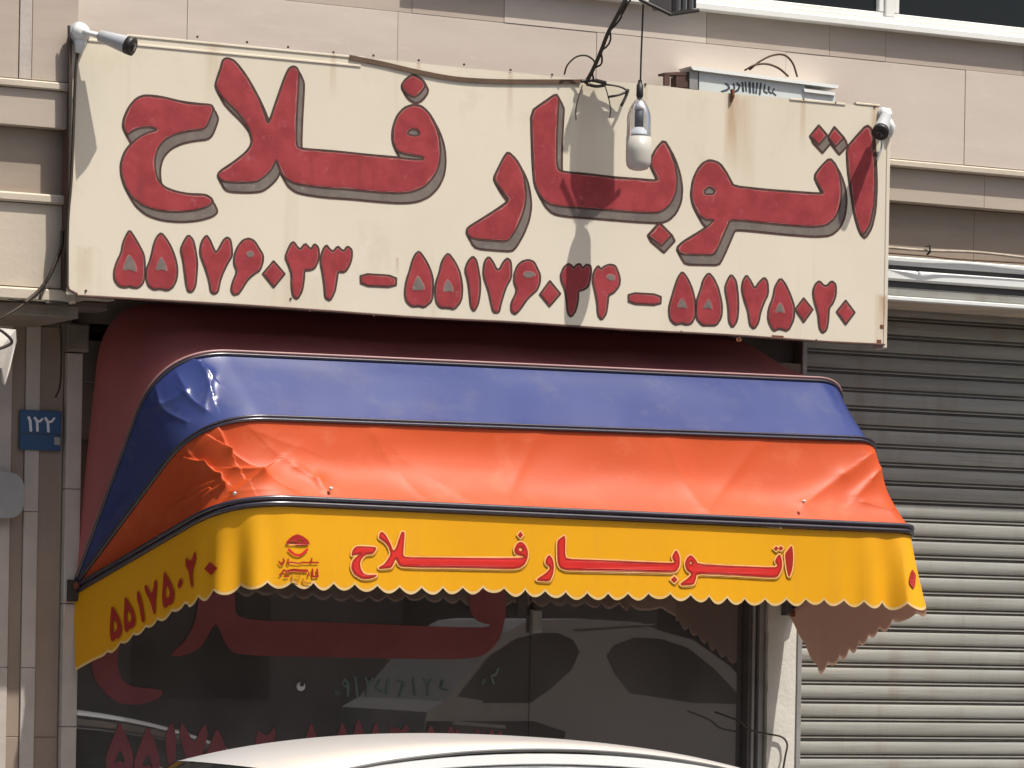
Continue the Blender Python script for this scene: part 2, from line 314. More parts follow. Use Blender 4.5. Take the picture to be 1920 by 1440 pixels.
def contours(F, g, tol=.12):
    H, W = F.shape; F = F.copy(); F[0, :] = F[-1, :] = 1; F[:, 0] = F[:, -1] = 1; F[F == 0] = 1e-6
    edges = {}
    def pt(a, b):
        ya, xa = a; yb, xb = b; t = F[a] / (F[a] - F[b]); return (xa + (xb - xa) * t, ya + (yb - ya) * t)
    N = F < 0
    idx = N[:-1, :-1] * 1 + N[:-1, 1:] * 2 + N[1:, 1:] * 4 + N[1:, :-1] * 8
    segs = {}
    ys, xs = np.nonzero((idx > 0) & (idx < 15)); pos = {}
    TB = {1: [(3, 0)], 2: [(0, 1)], 3: [(3, 1)], 4: [(1, 2)], 5: [(3, 0), (1, 2)], 6: [(0, 2)], 7: [(3, 2)], 8: [(2, 3)], 9: [(2, 0)],
          10: [(0, 1), (2, 3)], 11: [(2, 1)], 12: [(1, 3)], 13: [(1, 0)], 14: [(0, 3)]}
    for y, x in zip(ys.tolist(), xs.tolist()):
        E = (('h', y, x), ('v', y, x + 1), ('h', y + 1, x), ('v', y, x))
        for a, b in TB[int(idx[y, x])]:
            for k in (a, b):
                if E[k] not in pos:
                    t, yy, xx = E[k]; pos[E[k]] = pt((yy, xx), (yy, xx + 1)) if t == 'h' else pt((yy, xx), (yy + 1, xx))
            segs[E[a]] = E[b]
    loops = []
    while segs:
        k0 = next(iter(segs)); k = k0; lp = []
        while k in segs: lp.append(pos[k]); k = segs.pop(k)
        if len(lp) > 5: loops.append(lp)
    out = []
    for lp in loops:
        a = np.array(lp); ar = abs(np.dot(a[:, 0], np.roll(a[:, 1], 1)) - np.dot(a[:, 1], np.roll(a[:, 0], 1))) / 2
        if ar < 4: continue
        keep = [0]; n = len(a)                       # greedy simplification
        i = 0
        while i < n - 1:
            j = min(i + 2, n - 1)
            while j < n - 1 and j - i < 14:
                d = a[j + 1] - a[i]; L = math.hypot(*d) + 1e-9
                dist = np.abs(d[0] * (a[i + 1:j + 1, 1] - a[i, 1]) - d[1] * (a[i + 1:j + 1, 0] - a[i, 0])) / L
                if dist.max() > tol / g.step: break
                j += 1
            keep.append(j); i = j
        if keep[-1] == n - 1 and len(keep) > 4: pass
        out.append([(g.x0 + a[k][0] * g.step, g.y0 + a[k][1] * g.step) for k in keep])
    return out
def sheets(name, layers, g, mapper, mats, parent, first=.0015, rise=.0009):
    """layers: (field, material index); mapper(px, py, lift) -> point"""
    mb = MB()
    for li, (F, mi) in enumerate(layers):
        lps = contours(F, g)
        if not lps: continue
        lift = first + rise * li
        ar = [sum(p[0] * q[1] - q[0] * p[1] for p, q in zip(lp, lp[1:] + lp[:1])) for lp in lps]
        sg_ = 1 if max(ar, key=abs) > 0 else -1
        outer = [lp for lp, a_ in zip(lps, ar) if a_ * sg_ > 0]; holes = [lp for lp, a_ in zip(lps, ar) if a_ * sg_ <= 0]
        def inside(q, lp):
            c = False
            for p, r_ in zip(lp, lp[1:] + lp[:1]):
                if (p[1] > q[1]) != (r_[1] > q[1]) and q[0] < (r_[0] - p[0]) * (q[1] - p[1]) / (r_[1] - p[1]) + p[0]: c = not c
            return c
        for ol in outer:
            grp = [ol] + [h for h in holes if inside(h[0], ol)]
            tris = tessellate_polygon([[Vector((x, y, 0)) for x, y in lp] for lp in grp])
            pts = [mapper(x, y, lift) for lp in grp for x, y in lp]
            fs = []
            for t in tris:
                a, b, c = (pts[i] for i in t); nrm = (b - a).cross(c - a)
                if nrm.length < 1e-12: continue
                fs.append(t if nrm.dot(CAM - a) > 0 else (t[0], t[2], t[1]))
            mb.add(pts, fs, mi)
    o = mb.build(name, mats, parent); return o

# ------------------------------------------------------------------ ground
g = MB().box(-60, 60, -60, 12, -.5, 0).build('ground', M_ASPH); struct(g)
pv = MB().box(-30, 30, -1.75, .0, .004, .14).build('pavement', M_PAVE); struct(pv)
kb = MB().box(-30, 30, -1.9, -1.753, .004, .15).build('kerb', M_KERB); struct(kb)

# ------------------------------------------------------------------ building
bld = thing('building', (1.8, 0, 0), 'stone-clad building with overhanging upper storey above the shopfront', 'building')
YU = -.53
core = MB()
core.box(-3, 9, YU + .03, 6, 4.235, 7.2); core.box(-3, -.252, YU - .12, YU + .029, 4.22, 7.2); core.box(-3, -.14, -.60, -.371, 3.28, 4.18)             # upper storey
core.box(-3, .05, -.37, 6, 3.30, 4.233); core.box(.052, 3.955, -.37, 6, 3.43, 4.233); core.box(3.957, 9, -.37, 6, 3.54, 4.233)                # recessed band
core.box(-3, -.001, .04, 6, 0, 3.298)                # behind the left pillar
core.box(3.957, 9, .12, 6, 0, 3.538)
core.box(-.001, 3.955, 3.2, 6, 0, 3.428)             # back wall of the shop
core.build('wall', M_JOINT, bld)
def slab(name, x0, x1, z0, z1, y, m_, th=.028, gap=.0009, bev=.0010):
    return MB().box(x0 + gap, x1 - gap, y, y + th, z0 + gap, z1 - gap, bev=bev).build(name, m_, bld)
rows = [(4.235, 4.715, [-.255, .318, 1.375, 2.43, 3.49, 4.55, 5.6, 6.7, 9], None),
        (4.715, 4.875, [-.255, .39, 1.447, 1.93, 3.035, 3.74, 4.07, 4.9, 5.8, 9], 'D'),
        (4.875, 5.35, [-.255, .39, 1.447, 1.93, 3.035, 3.233], 'D'),
        (5.35, 5.85, [-.255, .318, 1.375, 2.43, 3.233], None), (5.85, 6.5, [-.255, .318, 1.375, 2.43, 3.49, 4.55, 5.6, 6.7, 9], None),
        (6.5, 7.2, [-.255, .8, 1.9, 3.0, 4.1, 5.2, 6.3, 9], None)]
k = 0
for z0, z1, xs, kind in rows:
    for a, b in zip(xs[:-1], xs[1:]):
        dark = kind == 'D' and (a < 1.9 or a >= 3.0)
        mm = random.choice(TRAVD if dark else TRAV); k += 1
        slab('stone_tile', a, b, z0, z1, YU + random.uniform(-.0015, .0015), mm)
# brown cladding with a pale stripe, left of the sign
for a, b, m_ in ((-3, -1.2, M_BROWN), (-1.2, -.535, M_BROWN), (-.535, -.475, M_STRIPE), (-.475, -.258, M_BROWN)):
    slab('cladding_panel', a, b, 4.222, 7.2, YU - .15 + (.004 if m_ is M_BROWN else 0), m_ if m_ is not M_BROWN else TRAVD[0], gap=.002)
# lip and cornice bands
MB().box(-.25, 9, YU - .012, -.37, 4.197, 4.231, bev=.006).build('cornice', M_CREAMW, bld)
MB().box(-3, -.252, YU - .162, -.40, 4.184, 4.219, bev=.006).build('cornice', M_CREAMW, bld)
bx = [-3, -.9, .2, 1.3, 2.4, 3.5, 4.7, 5.9, 9]
for a, b in ((-3, -1.1), (-1.1, -.15)):
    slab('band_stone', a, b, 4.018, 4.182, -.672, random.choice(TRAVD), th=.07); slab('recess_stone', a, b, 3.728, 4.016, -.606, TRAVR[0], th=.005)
    slab('cream_panel', a, b, 3.312, 3.682, -.632, M_CREAMW, th=.031)
MB().box(-3, -.15, -.655, -.601, 3.684, 3.726, bev=.008).build('ledge', M_CREAMW, bld)
bx[0:3] = [-.145, .2]
for a, b in zip(bx[:-1], bx[1:]): slab('band_stone', a, b, 4.03, 4.195, -.496, random.choice(TRAVD), th=.125)
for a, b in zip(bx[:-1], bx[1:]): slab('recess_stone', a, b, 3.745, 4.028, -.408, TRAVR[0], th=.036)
MB().box(-.14, 3.95, -.425, -.37, 3.700, 3.742, bev=.008).build('ledge', M_CREAMW, bld)
for a, b in ((-.138, .6), (.6, 2.2), (2.2, 3.95)):
    slab('cream_panel', a, b, 3.435, 3.698, -.402, M_CREAMW, th=.03)
MB().box(-3, -.24, -.660, -.0, 3.250, 3.306, bev=.008).build('ledge', M_CREAMW, bld)
MB().box(-3, -.20, -.585, .036, 3.19, 3.246, bev=.006).build('ledge', M_CONC, bld)
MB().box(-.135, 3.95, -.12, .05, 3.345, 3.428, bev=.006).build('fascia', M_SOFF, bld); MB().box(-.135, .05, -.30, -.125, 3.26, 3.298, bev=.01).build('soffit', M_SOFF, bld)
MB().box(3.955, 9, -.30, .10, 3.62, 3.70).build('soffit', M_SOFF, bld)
# pillar stripes at the left
for a, b, kind, y0 in ((-3, -.80, 0, .01), (-.80, -.57, 1, 0), (-.57, -.425, 0, .01), (-.425, -.372, 0, .01), (-.372, -.300, 1, 0), (-.300, -.236, 0, .01), (-.236, -.165, 1, 0), (-.165, -.0465, 0, .012)):
    zz = [0, .9, 1.62, 2.34, 3.198] if kind else [0, 1.3, 3.198]
    for c, d in zip(zz[:-1], zz[1:]):
        slab('stripe_stone' if kind else 'pillar_stone', a, b, c, d, y0, M_STRIPE if kind else M_BROWN, th=.04 - y0, gap=.0012, bev=.002)
zz = [.0, .8, 1.35, 1.92, 2.45, 3.08]
for c, d in zip(zz[:-1], zz[1:]): slab('jamb_stone', -.045, .032, c, d, -.03, M_STRIPE, th=.13, gap=.0015, bev=.004)
MB().box(-.06, .05, -.06, .10, 3.085, 3.215, bev=.01).build('jamb_cap', M_CONC, bld)
# jamb at the right of the shop: rough plaster post
rp = MB(); zs = [0 + i * .035 for i in range(86)]; pl = []
for z in zs: pl.append((3.758 + random.uniform(-.003, .003) + .006 * noise.noise(Vector((0, 0, z * 6))), z))
rp.add([(x, -.012, z) for x, z in pl] + [(3.925, -.012, z) for z in zs] + [(x + .01, .1, z) for x, z in pl] + [(3.925, .1, z) for z in zs],
       [(i, i + 86, i + 87, i + 1) for i in range(85)] + [(i + 172, i, i + 1, i + 173) for i in range(85)] + [(i + 86, i + 258, i + 259, i + 87) for i in range(85)])
rp.build('jamb_plaster', M_PLASTER, bld)
MB().box(3.66, 3.925, -.01, .1, 3.012, 3.228).build('lintel', M_CONC, bld)
# upper window
win = MB().box(3.235, 8.2, -.50, -.47, 4.875, 5.9).build('window', M_PVC, bld)   # back frame plate
def wpart(name, *a, m_=M_PVC, bev=.004): 
    o = MB().box(*a, bev=bev).build(name, m_, None); o.parent = win; o.matrix_parent_inverse = win.matrix_world.inverted() if False else Matrix.Translation((-1.8, 0, 0)); return o
wpart('sill', 3.215, 8.2, -.585, -.502, 4.868, 4.902)
wpart('frame', 3.235, 8.2, -.56, -.502, 4.904, 4.934)
xs = [3.235, 3.775, 4.80, 5.85, 6.9]
for x in xs: wpart('frame', x, x + .055, -.557, -.502, 4.936, 5.85)
for a, b in zip(xs[:-1], xs[1:]):
    a += .058; b -= .003
    wpart('sash', a, b, -.545, -.502, 4.936, 4.958)
    wpart('sash', a, a + .03, -.546, -.502, 4.960, 5.85); wpart('sash', b - .03, b, -.546, -.502, 4.960, 5.85)
    wpart('pane', a + .032, b - .032, -.520, -.514, 4.960, 5.85, m_=M_WGLASS, bev=0)
    wpart('curtain', a + .032, b - .032, -.509, -.502, 4.960, 5.85, m_=M_CONC if a > 3.5 else M_BROWN, bev=0)

# shopfront glazing
sf = thing('shopfront', (1.8, .1, 0), 'dark glazed shop window with red Persian lettering beneath the awning', 'shop window')
GY = .10
XG = [.034, 2.452, 3.672]
for a, b in zip(XG[:-1], XG[1:]):
    MB().box(a + .002, b - .002, GY, GY + .008, .16, 2.95).build('pane', M_GLASS, sf)
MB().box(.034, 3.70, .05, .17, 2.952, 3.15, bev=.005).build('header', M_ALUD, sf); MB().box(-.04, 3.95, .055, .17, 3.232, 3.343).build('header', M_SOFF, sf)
MB().box(.034, 3.70, .05, .17, .05, .158, bev=.005).build('bottom_rail', M_ALU, sf)
for a, b, y0, m_ in ((3.674, 3.690, .04, M_ALUD), (3.692, 3.708, .03, M_ALU), (3.710, 3.722, .055, M_ALUD), (3.724, 3.752, .015, M_ALU)):
    MB().box(a, b, y0, .17, .16, 2.95, bev=.002).build('frame', m_, sf)
MB().box(1.690, 1.715, .13, .17, .16, 2.95, bev=.002).build('mullion', M_ALU, sf)
MB().box(1.722, 1.752, .135, .175, .16, 2.95, bev=.002).build('mullion', M_ALU, sf)
# patch fitting / handle on the pane edge
MB().box(P(996, 1150, .08).x, P(1014, 1150, .08).x, .06, .098, P(1000, 1186, .08).z, P(1000, 1143, .08).z, bev=.006).build('glass_clamp', M_ALU, sf)
MB().box(P(972, 1150, .08).x, P(990, 1150, .08).x, .085, .098, P(980, 1156, .08).z, P(980, 1108, .08).z, bev=.004).build('glass_clamp', M_ALUD, sf)
st = MB(); st.lathe(P(564, 1287, .097), (0, -1, 0), [(0, .022), (.003, .022)], 20); st.build('sticker', M_WHITE, sf)
st = MB(); st.lathe(P(566, 1283, .092) , (0, -1, 0), [(0, .011), (.002, .011)], 14); st.build('sticker_print', M_INK, sf)
def on_glass(x, y, lift): return P(x, y, GY - .002 - lift)
film = []
film.append([('p', [(369, 1085), (440, 1085), (440, 1120), (443, 1162), (600, 1166), (900, 1178), (926, 1172), (896, 1166), (881, 1147), (879, 1121), (884, 1085), (940, 1085), (948, 1121), (949, 1155), (937, 1200), (911, 1228), (874, 1237), (650, 1233), (442, 1229), (424, 1210), (408, 1172), (400, 1172), (378, 1215), (338, 1232), (317, 1229), (345, 1205), (365, 1170), (372, 1130)])])
film.append([('p', [(205, 1150), (250, 1130), (240, 1170), (226, 1204), (219, 1237), (226, 1272), (246, 1288), (307, 1293), (302, 1309), (262, 1322), (225, 1320), (195, 1299), (174, 1268), (170, 1235), (184, 1190)])])
def five(x, y, w_, h):
    return [('p', [(x, y), (x + .28 * w_, y + .35 * h), (x + .45 * w_, y + .65 * h), (x + .42 * w_, y + .9 * h), (x + .12 * w_, y + h), (x, y + .94 * h), (x - .15 * w_, y + h), (x - .45 * w_, y + .9 * h), (x - .48 * w_, y + .65 * h), (x - .25 * w_, y + .35 * h)], 1),
            ('h', [(x, y + .5 * h), (x + .2 * w_, y + .78 * h), (x, y + .72 * h), (x - .22 * w_, y + .78 * h)])]
film.append(five(225, 1350, 56, 105)); film.append(five(277, 1358, 54, 105)); film.append(five(407, 1362, 54, 100))
film.append([('p', [(322, 1352), (330, 1375), (330, 1420), (322, 1455), (313, 1420), (309, 1380)], 1)])
film.append([('p', [(340, 1352), (352, 1372), (364, 1395), (376, 1368), (386, 1355), (390, 1380), (378, 1420), (368, 1455), (358, 1455), (346, 1410), (336, 1378)], 1)])
film.append([('p', [(484, 1368), (494, 1378), (504, 1378), (514, 1362), (518, 1375), (508, 1400), (500, 1440), (490, 1440), (478, 1395)], 1)])
film.append(five(583, 1352, 40, 90)); film.append(five(642, 1350, 38, 90)); film.append(five(672, 1344, 36, 90))
film.append([('p', [(704, 1352), (712, 1370), (710, 1430), (700, 1430), (696, 1375)], 1)])
film.append([('p', [(728, 1352), (736, 1368), (745, 1362), (752, 1370), (762, 1356), (768, 1370), (752, 1395), (746, 1430), (738, 1430)], 1)])
for q in ((808, 1356), (845, 1358), (858, 1362), (895, 1362), (922, 1364), (938, 1366)): film.append([('p', [q, (q[0] + 9, q[1] + 22), (q[0] + 8, q[1] + 70), (q[0] - 8, q[1] + 70), (q[0] - 9, q[1] + 22)], 1)])
for it in film:
    gg = Glyph(it, step=1.0, pad=6); F = gg.d if gg.hole is None else np.maximum(gg.d, -gg.hole)
    sheets('window_letter', [(F, 0)], gg, on_glass, M_FILM, sf)
ph = [[('s', [(630, 1297), (632, 1299)], 4)], [('s', [(652, 1280), (646, 1274), (641, 1282), (648, 1288), (653, 1283), (652, 1305)], 2.6)],
      [('s', [(666, 1270), (670, 1306)], 2.6)], [('s', [(686, 1272), (690, 1284), (698, 1272), (690, 1285), (688, 1306)], 2.4)],
      [('s', [(712, 1276), (704, 1290), (716, 1296)], 2)], [('s', [(728, 1274), (724, 1300)], 2)], [('s', [(745, 1276), (757, 1280), (750, 1304)], 2)],
      [('s', [(775, 1272), (778, 1302)], 2)], [('s', [(795, 1272), (802, 1284), (811, 1273), (802, 1285), (803, 1303)], 2)], [('s', [(830, 1276), (826, 1290), (838, 1294)], 2)],
      [('s', [(908, 1275), (905, 1281)], 3)], [('s', [(934, 1254), (930, 1264), (922, 1268)], 2.4), ('s', [(922, 1272), (926, 1282)], 2)]]
for it in ph: sheets('window_print', [(Glyph(it, step=.7, pad=5).d, 0)], Glyph(it, step=.7, pad=5), on_glass, M_FILMG, sf)
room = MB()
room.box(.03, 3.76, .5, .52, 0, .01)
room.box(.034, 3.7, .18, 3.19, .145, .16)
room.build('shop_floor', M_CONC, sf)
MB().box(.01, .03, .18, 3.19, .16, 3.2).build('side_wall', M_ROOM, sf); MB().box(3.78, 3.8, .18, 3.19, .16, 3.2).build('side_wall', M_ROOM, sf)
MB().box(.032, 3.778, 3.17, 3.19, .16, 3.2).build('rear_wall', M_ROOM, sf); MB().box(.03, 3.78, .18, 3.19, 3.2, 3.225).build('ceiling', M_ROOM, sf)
ctr = thing('desk', (1.5, 1.6, .16), 'dim grey counter inside the shop behind the window glass', 'desk')
MB().box(.7, 2.2, 1.5, 1.55, .16, 1.12).build('front_panel', M_CONC, ctr); MB().box(.65, 2.25, 1.45, 2.1, 1.122, 1.16, bev=.006).build('desk_top', M_ALU, ctr)

# ------------------------------------------------------------------ roller shutter
sh = thing('roller_shutter', (5.2, 0, 0), 'grey steel roller shutter of horizontal slats, right of the awning', 'shutter')
XS0, XS1 = 3.96, 7.6; pitch = .0945
def slat_mesh():
    prof = [(.030, 0), (.010, .0008), (.022, .0016), (.022, .0088), (.012, .0104), (.012, .0160), (.022, .0176), (.022, .0252), (.012, .0270)]
    for i in range(1, 9):
        t = i / 8; prof.append((.012 - .0060 * math.sin(math.pi * t) ** .7, .027 + (pitch - .029) * t))
    prof.append((.030, pitch - .0005)); n = len(prof); mb = MB()
    mb.add([(0, y, z) for y, z in prof] + [(XS1 - XS0, y, z) for y, z in prof], [(i, i + n, i + n + 1, i + 1) for i in range(n - 1)] + [tuple(range(n - 1, -1, -1)), tuple(range(n, 2 * n))])
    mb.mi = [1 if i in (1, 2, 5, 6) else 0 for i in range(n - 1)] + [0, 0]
    return mb
s0 = slat_mesh().build('slat', [M_SHUT, M_GROOVE_SHADE], sh); s0.matrix_parent_inverse = Matrix.Translation((-5.2, 0, 0)); s0.location = (XS0, 0, .17)
for i in range(1, 36):
    c = s0.copy(); COL.objects.link(c); c.location = (XS0, random.uniform(-.002, .002), .17 + i * pitch + random.uniform(-.0012, .0012))
    c.rotation_euler = (random.uniform(-.012, .012), random.uniform(-.0007, .0007), 0)
    c.material_slots[0].link = 'OBJECT'; c.material_slots[0].material = random.choice(M_SHUTS)
MB().box(XS0, XS1, -.005, .04, .142, .168, bev=.004).build('bottom_bar', M_ALU, sh)
MB().box(3.927, 3.957, -.02, .06, .142, 3.55, bev=.004).build('guide_rail', M_ALU, sh)
# box above it: stepped white extrusions
MB().box(3.96, 9, -.418, -.372, P(1800, 504, -.45).z, P(1800, 488, -.45).z, bev=.006).build('box_rail', M_SHUTB, sh)
MB().box(3.96, 9, -.398, -.372, P(1800, 512, -.42).z, P(1800, 504, -.42).z).build('box_groove', M_ALUD, sh)
MB().box(3.96, 9, -.426, -.372, P(1800, 533, -.45).z, P(1800, 513, -.45).z, bev=.01).build('box_rail', M_SHUTB, sh)
MB().box(3.96, 9, -.395, -.372, P(1800, 545, -.42).z, P(1800, 534, -.42).z).build('box_groove', M_ALUD, sh)
MB().box(3.96, 9, -.405, -.372, P(1800, 562, -.42).z, P(1800, 546, -.42).z, bev=.004).build('box_rail', M_SHUT, sh)
MB().box(3.96, 9, -.415, -.372, P(1800, 571, -.42).z, P(1800, 563, -.42).z, bev=.004).build('box_rail', M_SHUTB, sh)
# ------------------------------------------------------------------ pipe and clip above the shutter
pp = thing('conduit_pipe', (4.2, -.45, 3.83), 'thin pale conduit running along the wall above the white shutter box', 'pipe')
MB().tube(cr([P(1640, 462, -.45), P(1740, 470, -.45), P(1840, 474, -.45), P(1990, 492, -.45)]), .008, 8).build('pipe', M_CABLEL, pp)
MB().tube(cr([P(1662, 474, -.45), P(1740, 480, -.47), P(1800, 486, -.46), P(1990, 497, -.46)]), .005, 6).build('cable', M_WOOD, pp)
MB().tube([P(1736, 462, -.462), P(1743, 460, -.47), P(1744, 472, -.475), P(1738, 478, -.46)], .006, 6).build('clip', M_BLACK, pp)

# ------------------------------------------------------------------ sign
SX0, SX1, SZ0, SZ1, SY = -.31, 3.982, 3.283, 4.452, -.72
sg = thing('shop_sign', (1.84, SY, SZ0), 'long cream box sign with hand-painted red Persian letters and phone numbers', 'sign')
def onsign(x, y, lift): return P(x, y, SY - lift)
fm = MB(); NX, NZ = 60, 18                           # slightly buckled sheet face
for j in range(NZ + 1):
    for i in range(NX + 1):
        x = SX0 + (SX1 - SX0) * i / NX; z = SZ0 + (SZ1 - SZ0) * j / NZ
        if j == 0: z += .012 * noise.noise(Vector((x * 1.1, 3, 0)))
        if j == NZ: z += .006 * noise.noise(Vector((x * 2.1, 9, 0)))
        fm.v.append((x, SY, z))
fm.f = [[j * (NX + 1) + i, j * (NX + 1) + i + 1, (j + 1) * (NX + 1) + i + 1, (j + 1) * (NX + 1) + i] for j in range(NZ) for i in range(NX)]; fm.mi = [0] * len(fm.f)
fm.build('face_panel', M_SIGN, sg)
bx_ = MB(); bx_.box(SX0 + .004, SX1 - .004, SY + .003, SY + .09, SZ0 + .02, SZ1 - .012); bx_.build('box_body', M_EDGE, sg)
MB().tube([(SX0, SY - .002, SZ0 + .05), (SX0, SY - .002, SZ1)], .007, 6).build('edge_trim', M_EDGE, sg)
MB().tube([(SX0, SY - .002, SZ0 + .05), (SX0 + .012, SY - .002, SZ0 + .018), (SX0 + .05, SY - .002, SZ0 + .002)] + [(SX0 + .05 + (SX1 - SX0 - .06) * i / 40, SY - .001, SZ0 - .004 + .012 * noise.noise(Vector((((SX0 + .05 + (SX1 - SX0 - .06) * i / 40)) * 1.1, 3, 0)))) for i in range(41)], .0055, 6).build('edge_trim', M_EDGE, sg)
# folded lips (two strips along the top) and end angle at the right
for a, b, dz in ((-.05, 1.12, .0), (-.28, 1.10, -.038), (3.4, 3.72, 0)):
    MB().box(a, b, SY - .0045, SY - .0005, SZ1 + dz - .006, SZ1 + dz + .004, bev=.0015).build('top_strip', M_SIGN, sg)
MB().box(SX1 - .020, SX1 + .004, SY - .004, SY + .09, SZ0 - .018, SZ1 + .0, bev=.004).build('end_angle', M_SIGN, sg)
MB().box(3.78, 3.92, SY - .004, SY + .02, SZ1 + .004, SZ1 + .014, bev=.002).build('top_strip', M_SIGN, sg)
rv = [(370, 69), (463, 79), (540, 88), (625, 98), (700, 104), (785, 113), (870, 121), (957, 131), (1035, 140), (1210, 158), (1506, 186), (1566, 193), (1640, 200),
      (161, 545), (580, 583), (700, 592), (1165, 619), (1277, 622), (1386, 634), (1459, 634), (1530, 638), (545, 560)]
for q in rv: MB().lathe(onsign(q[0], q[1], 0), (0, -1, 0), [(0, .006), (.004, .0055), (.006, .003)], 8).build('rivet', M_EDGE, sg)
for q in ((1458, 632, 22), (1385, 636, 9), (1655, 612, 10), (1648, 640, 8)):
    MB().box(onsign(q[0] - q[2] / 2, q[1], 0).x, onsign(q[0] + q[2] / 2, q[1], 0).x, SY - .002, SY - .0005, onsign(q[0], q[1] + 4, 0).z, onsign(q[0], q[1] - 3, 0).z).build('rust_patch', M_RUST, sg)
MB().tube([onsign(1373, 168, .008), onsign(1374, 180, .012), onsign(1371, 192, .008)], [.012, .011, .005], 6).build('rusty_lug', M_RUST, sg)

LM = [M_LDARK, M_LGREY, M_LPINK, M_LRED]
A = (200, 80, 4); B = (500, 80, 4); Cc = (860, 150, 4); D = (1240, 170, 4.115)
b2a = lambda pts: [(x + 1200, y) for x, y in pts]
big = []
big.append((A, [('p', [(285, 395), (400, 405), (560, 445), (700, 462), (790, 468), (800, 510), (745, 650), (620, 662), (520, 685), (440, 725), (385, 790), (362, 870), (365, 960), (385, 1030), (430, 1085), (520, 1120), (620, 1138), (740, 1140), (788, 1170), (792, 1205), (750, 1235), (650, 1262), (520, 1272), (390, 1262), (270, 1225), (190, 1160), (138, 1080), (110, 990), (106, 910), (130, 830), (168, 775), (230, 715), (310, 672), (385, 655), (330, 632), (255, 638), (195, 662), (155, 695), (122, 630), (132, 560), (170, 480), (225, 418)])], 1))
big.append((A, [('p', [(905, 115), (960, 138), (1030, 225), (1095, 330), (1150, 440), (1182, 530), (1205, 610), (1230, 570), (1280, 420), (1340, 250), (1370, 192), (1398, 178)]
    + b2a([(225, 188), (243, 230), (240, 320), (228, 520), (222, 700), (228, 780), (262, 798), (500, 815), (750, 842), (960, 860), (1100, 875), (1180, 878), (1165, 855), (1040, 838), (975, 815), (945, 740), (945, 650), (975, 555), (1030, 490), (1100, 465), (1165, 478), (1222, 535), (1270, 620), (1298, 720), (1306, 830), (1292, 930), (1250, 1015), (1180, 1085), (1090, 1122), (980, 1132), (800, 1120), (600, 1100), (400, 1088), (200, 1058), (130, 1010), (95, 950), (75, 880)])
    + [(1262, 900), (1240, 950), (1185, 1005), (1125, 1045), (1020, 1052), (870, 1045), (832, 1000), (850, 965), (950, 900), (1040, 830), (1080, 780), (1092, 730), (1070, 650), (1020, 570), (960, 500), (900, 445), (850, 390), (815, 325), (832, 260), (858, 190), (872, 130)]),
    ('h', b2a([(1050, 685), (1080, 648), (1130, 652), (1150, 690), (1110, 700)]))], 1))
big.append((B, [('p', [(1100, 240), (1170, 280), (1192, 325), (1150, 385), (1100, 412), (1045, 380), (1010, 325), (1045, 272)], 1)], .6))
big.append((Cc, [('p', [(370, 540), (430, 595), (478, 680), (500, 780), (508, 880), (490, 985), (450, 1085), (395, 1180), (360, 1212), (240, 1205), (100, 1192), (60, 1150), (68, 1108), (180, 1040), (290, 970), (378, 905), (340, 850), (295, 790), (262, 738), (300, 660), (340, 580)], 1)], 1))
big.append((Cc, [('p', [(730, 105), (752, 140), (748, 200), (738, 400), (735, 600), (745, 670), (790, 692), (950, 705), (1150, 730), (1350, 745), (1495, 757), (1470, 700), (1440, 640), (1448, 580), (1482, 515), (1540, 450), (1590, 530), (1625, 640), (1640, 740), (1632, 840), (1595, 925), (1540, 978), (1480, 1000), (1300, 992), (1100, 975), (900, 960), (760, 950), (670, 930), (610, 870), (570, 780), (558, 650), (550, 450), (545, 235), (640, 168)], 1)], 1))
big.append((Cc, [('p', [(1505, 1072), (1597, 1165), (1520, 1248), (1422, 1165)], 0)], .6))
big.append((D, [('p', [(375, 535), (450, 560), (500, 630), (530, 690), (555, 738), (800, 765), (1000, 780), (1235, 797), (1250, 785), (1215, 735), (1180, 660), (1230, 590), (1300, 520), (1350, 580), (1382, 680), (1392, 780), (1378, 900), (1340, 985), (1270, 1043), (1150, 1052), (950, 1037), (750, 1017), (600, 1002), (530, 1000), (505, 1060), (475, 1130), (435, 1220), (405, 1270), (290, 1268), (150, 1265), (118, 1215), (170, 1165), (280, 1100), (355, 1050), (408, 998), (350, 1000), (290, 965), (245, 880), (230, 800), (245, 690), (280, 610), (320, 560)], 1),
    ('h', [(330, 775), (370, 740), (415, 770), (400, 800), (340, 800)])], 1))
big.append((D, [('p', [(1215, 270), (1278, 345), (1215, 420), (1150, 350)], 0)], .8)); big.append((D, [('p', [(1335, 283), (1408, 365), (1345, 432), (1288, 360)], 0)], .8))
big.append((D, [('p', [(1585, 265), (1625, 300), (1640, 450), (1650, 700), (1640, 900), (1610, 1035), (1560, 1115), (1530, 1085), (1490, 950), (1460, 750), (1440, 600), (1432, 440), (1500, 360)], 1)], .35))
for (ox, oy, sc), items, ext in big:
    gg = Glyph(items, ox, oy, sc, 1.0, 30)
    ex = gg.swept(9 * ext, 18 * ext)
    nz_ = np.array([[noise.noise(Vector((x * .05, y * .05, 0))) for x in gg.gx[0][::4]] for y in gg.gy[:, 0][::4]])
    nz_ = np.kron(nz_, np.ones((4, 4)))[:gg.d.shape[0], :gg.d.shape[1]]
    body = gg.d if gg.hole is None else np.maximum(gg.d, -gg.hole)
    lay = [(ex - 2.6, 0), (ex + 1.4, 1), (body - 1.7, 0), (body + 2.0 + .8 * nz_, 2), (body + 3.6 + 2.5 * nz_, 3)]
    sheets('painted_letter', lay, gg, onsign, LM, sg)
K1 = (200, 410, 6.857); K2 = (470, 410, 6.857); K3 = (740, 440, 6.857); K4 = (980, 440, 6.857); K5 = (1240, 470, 4.571)
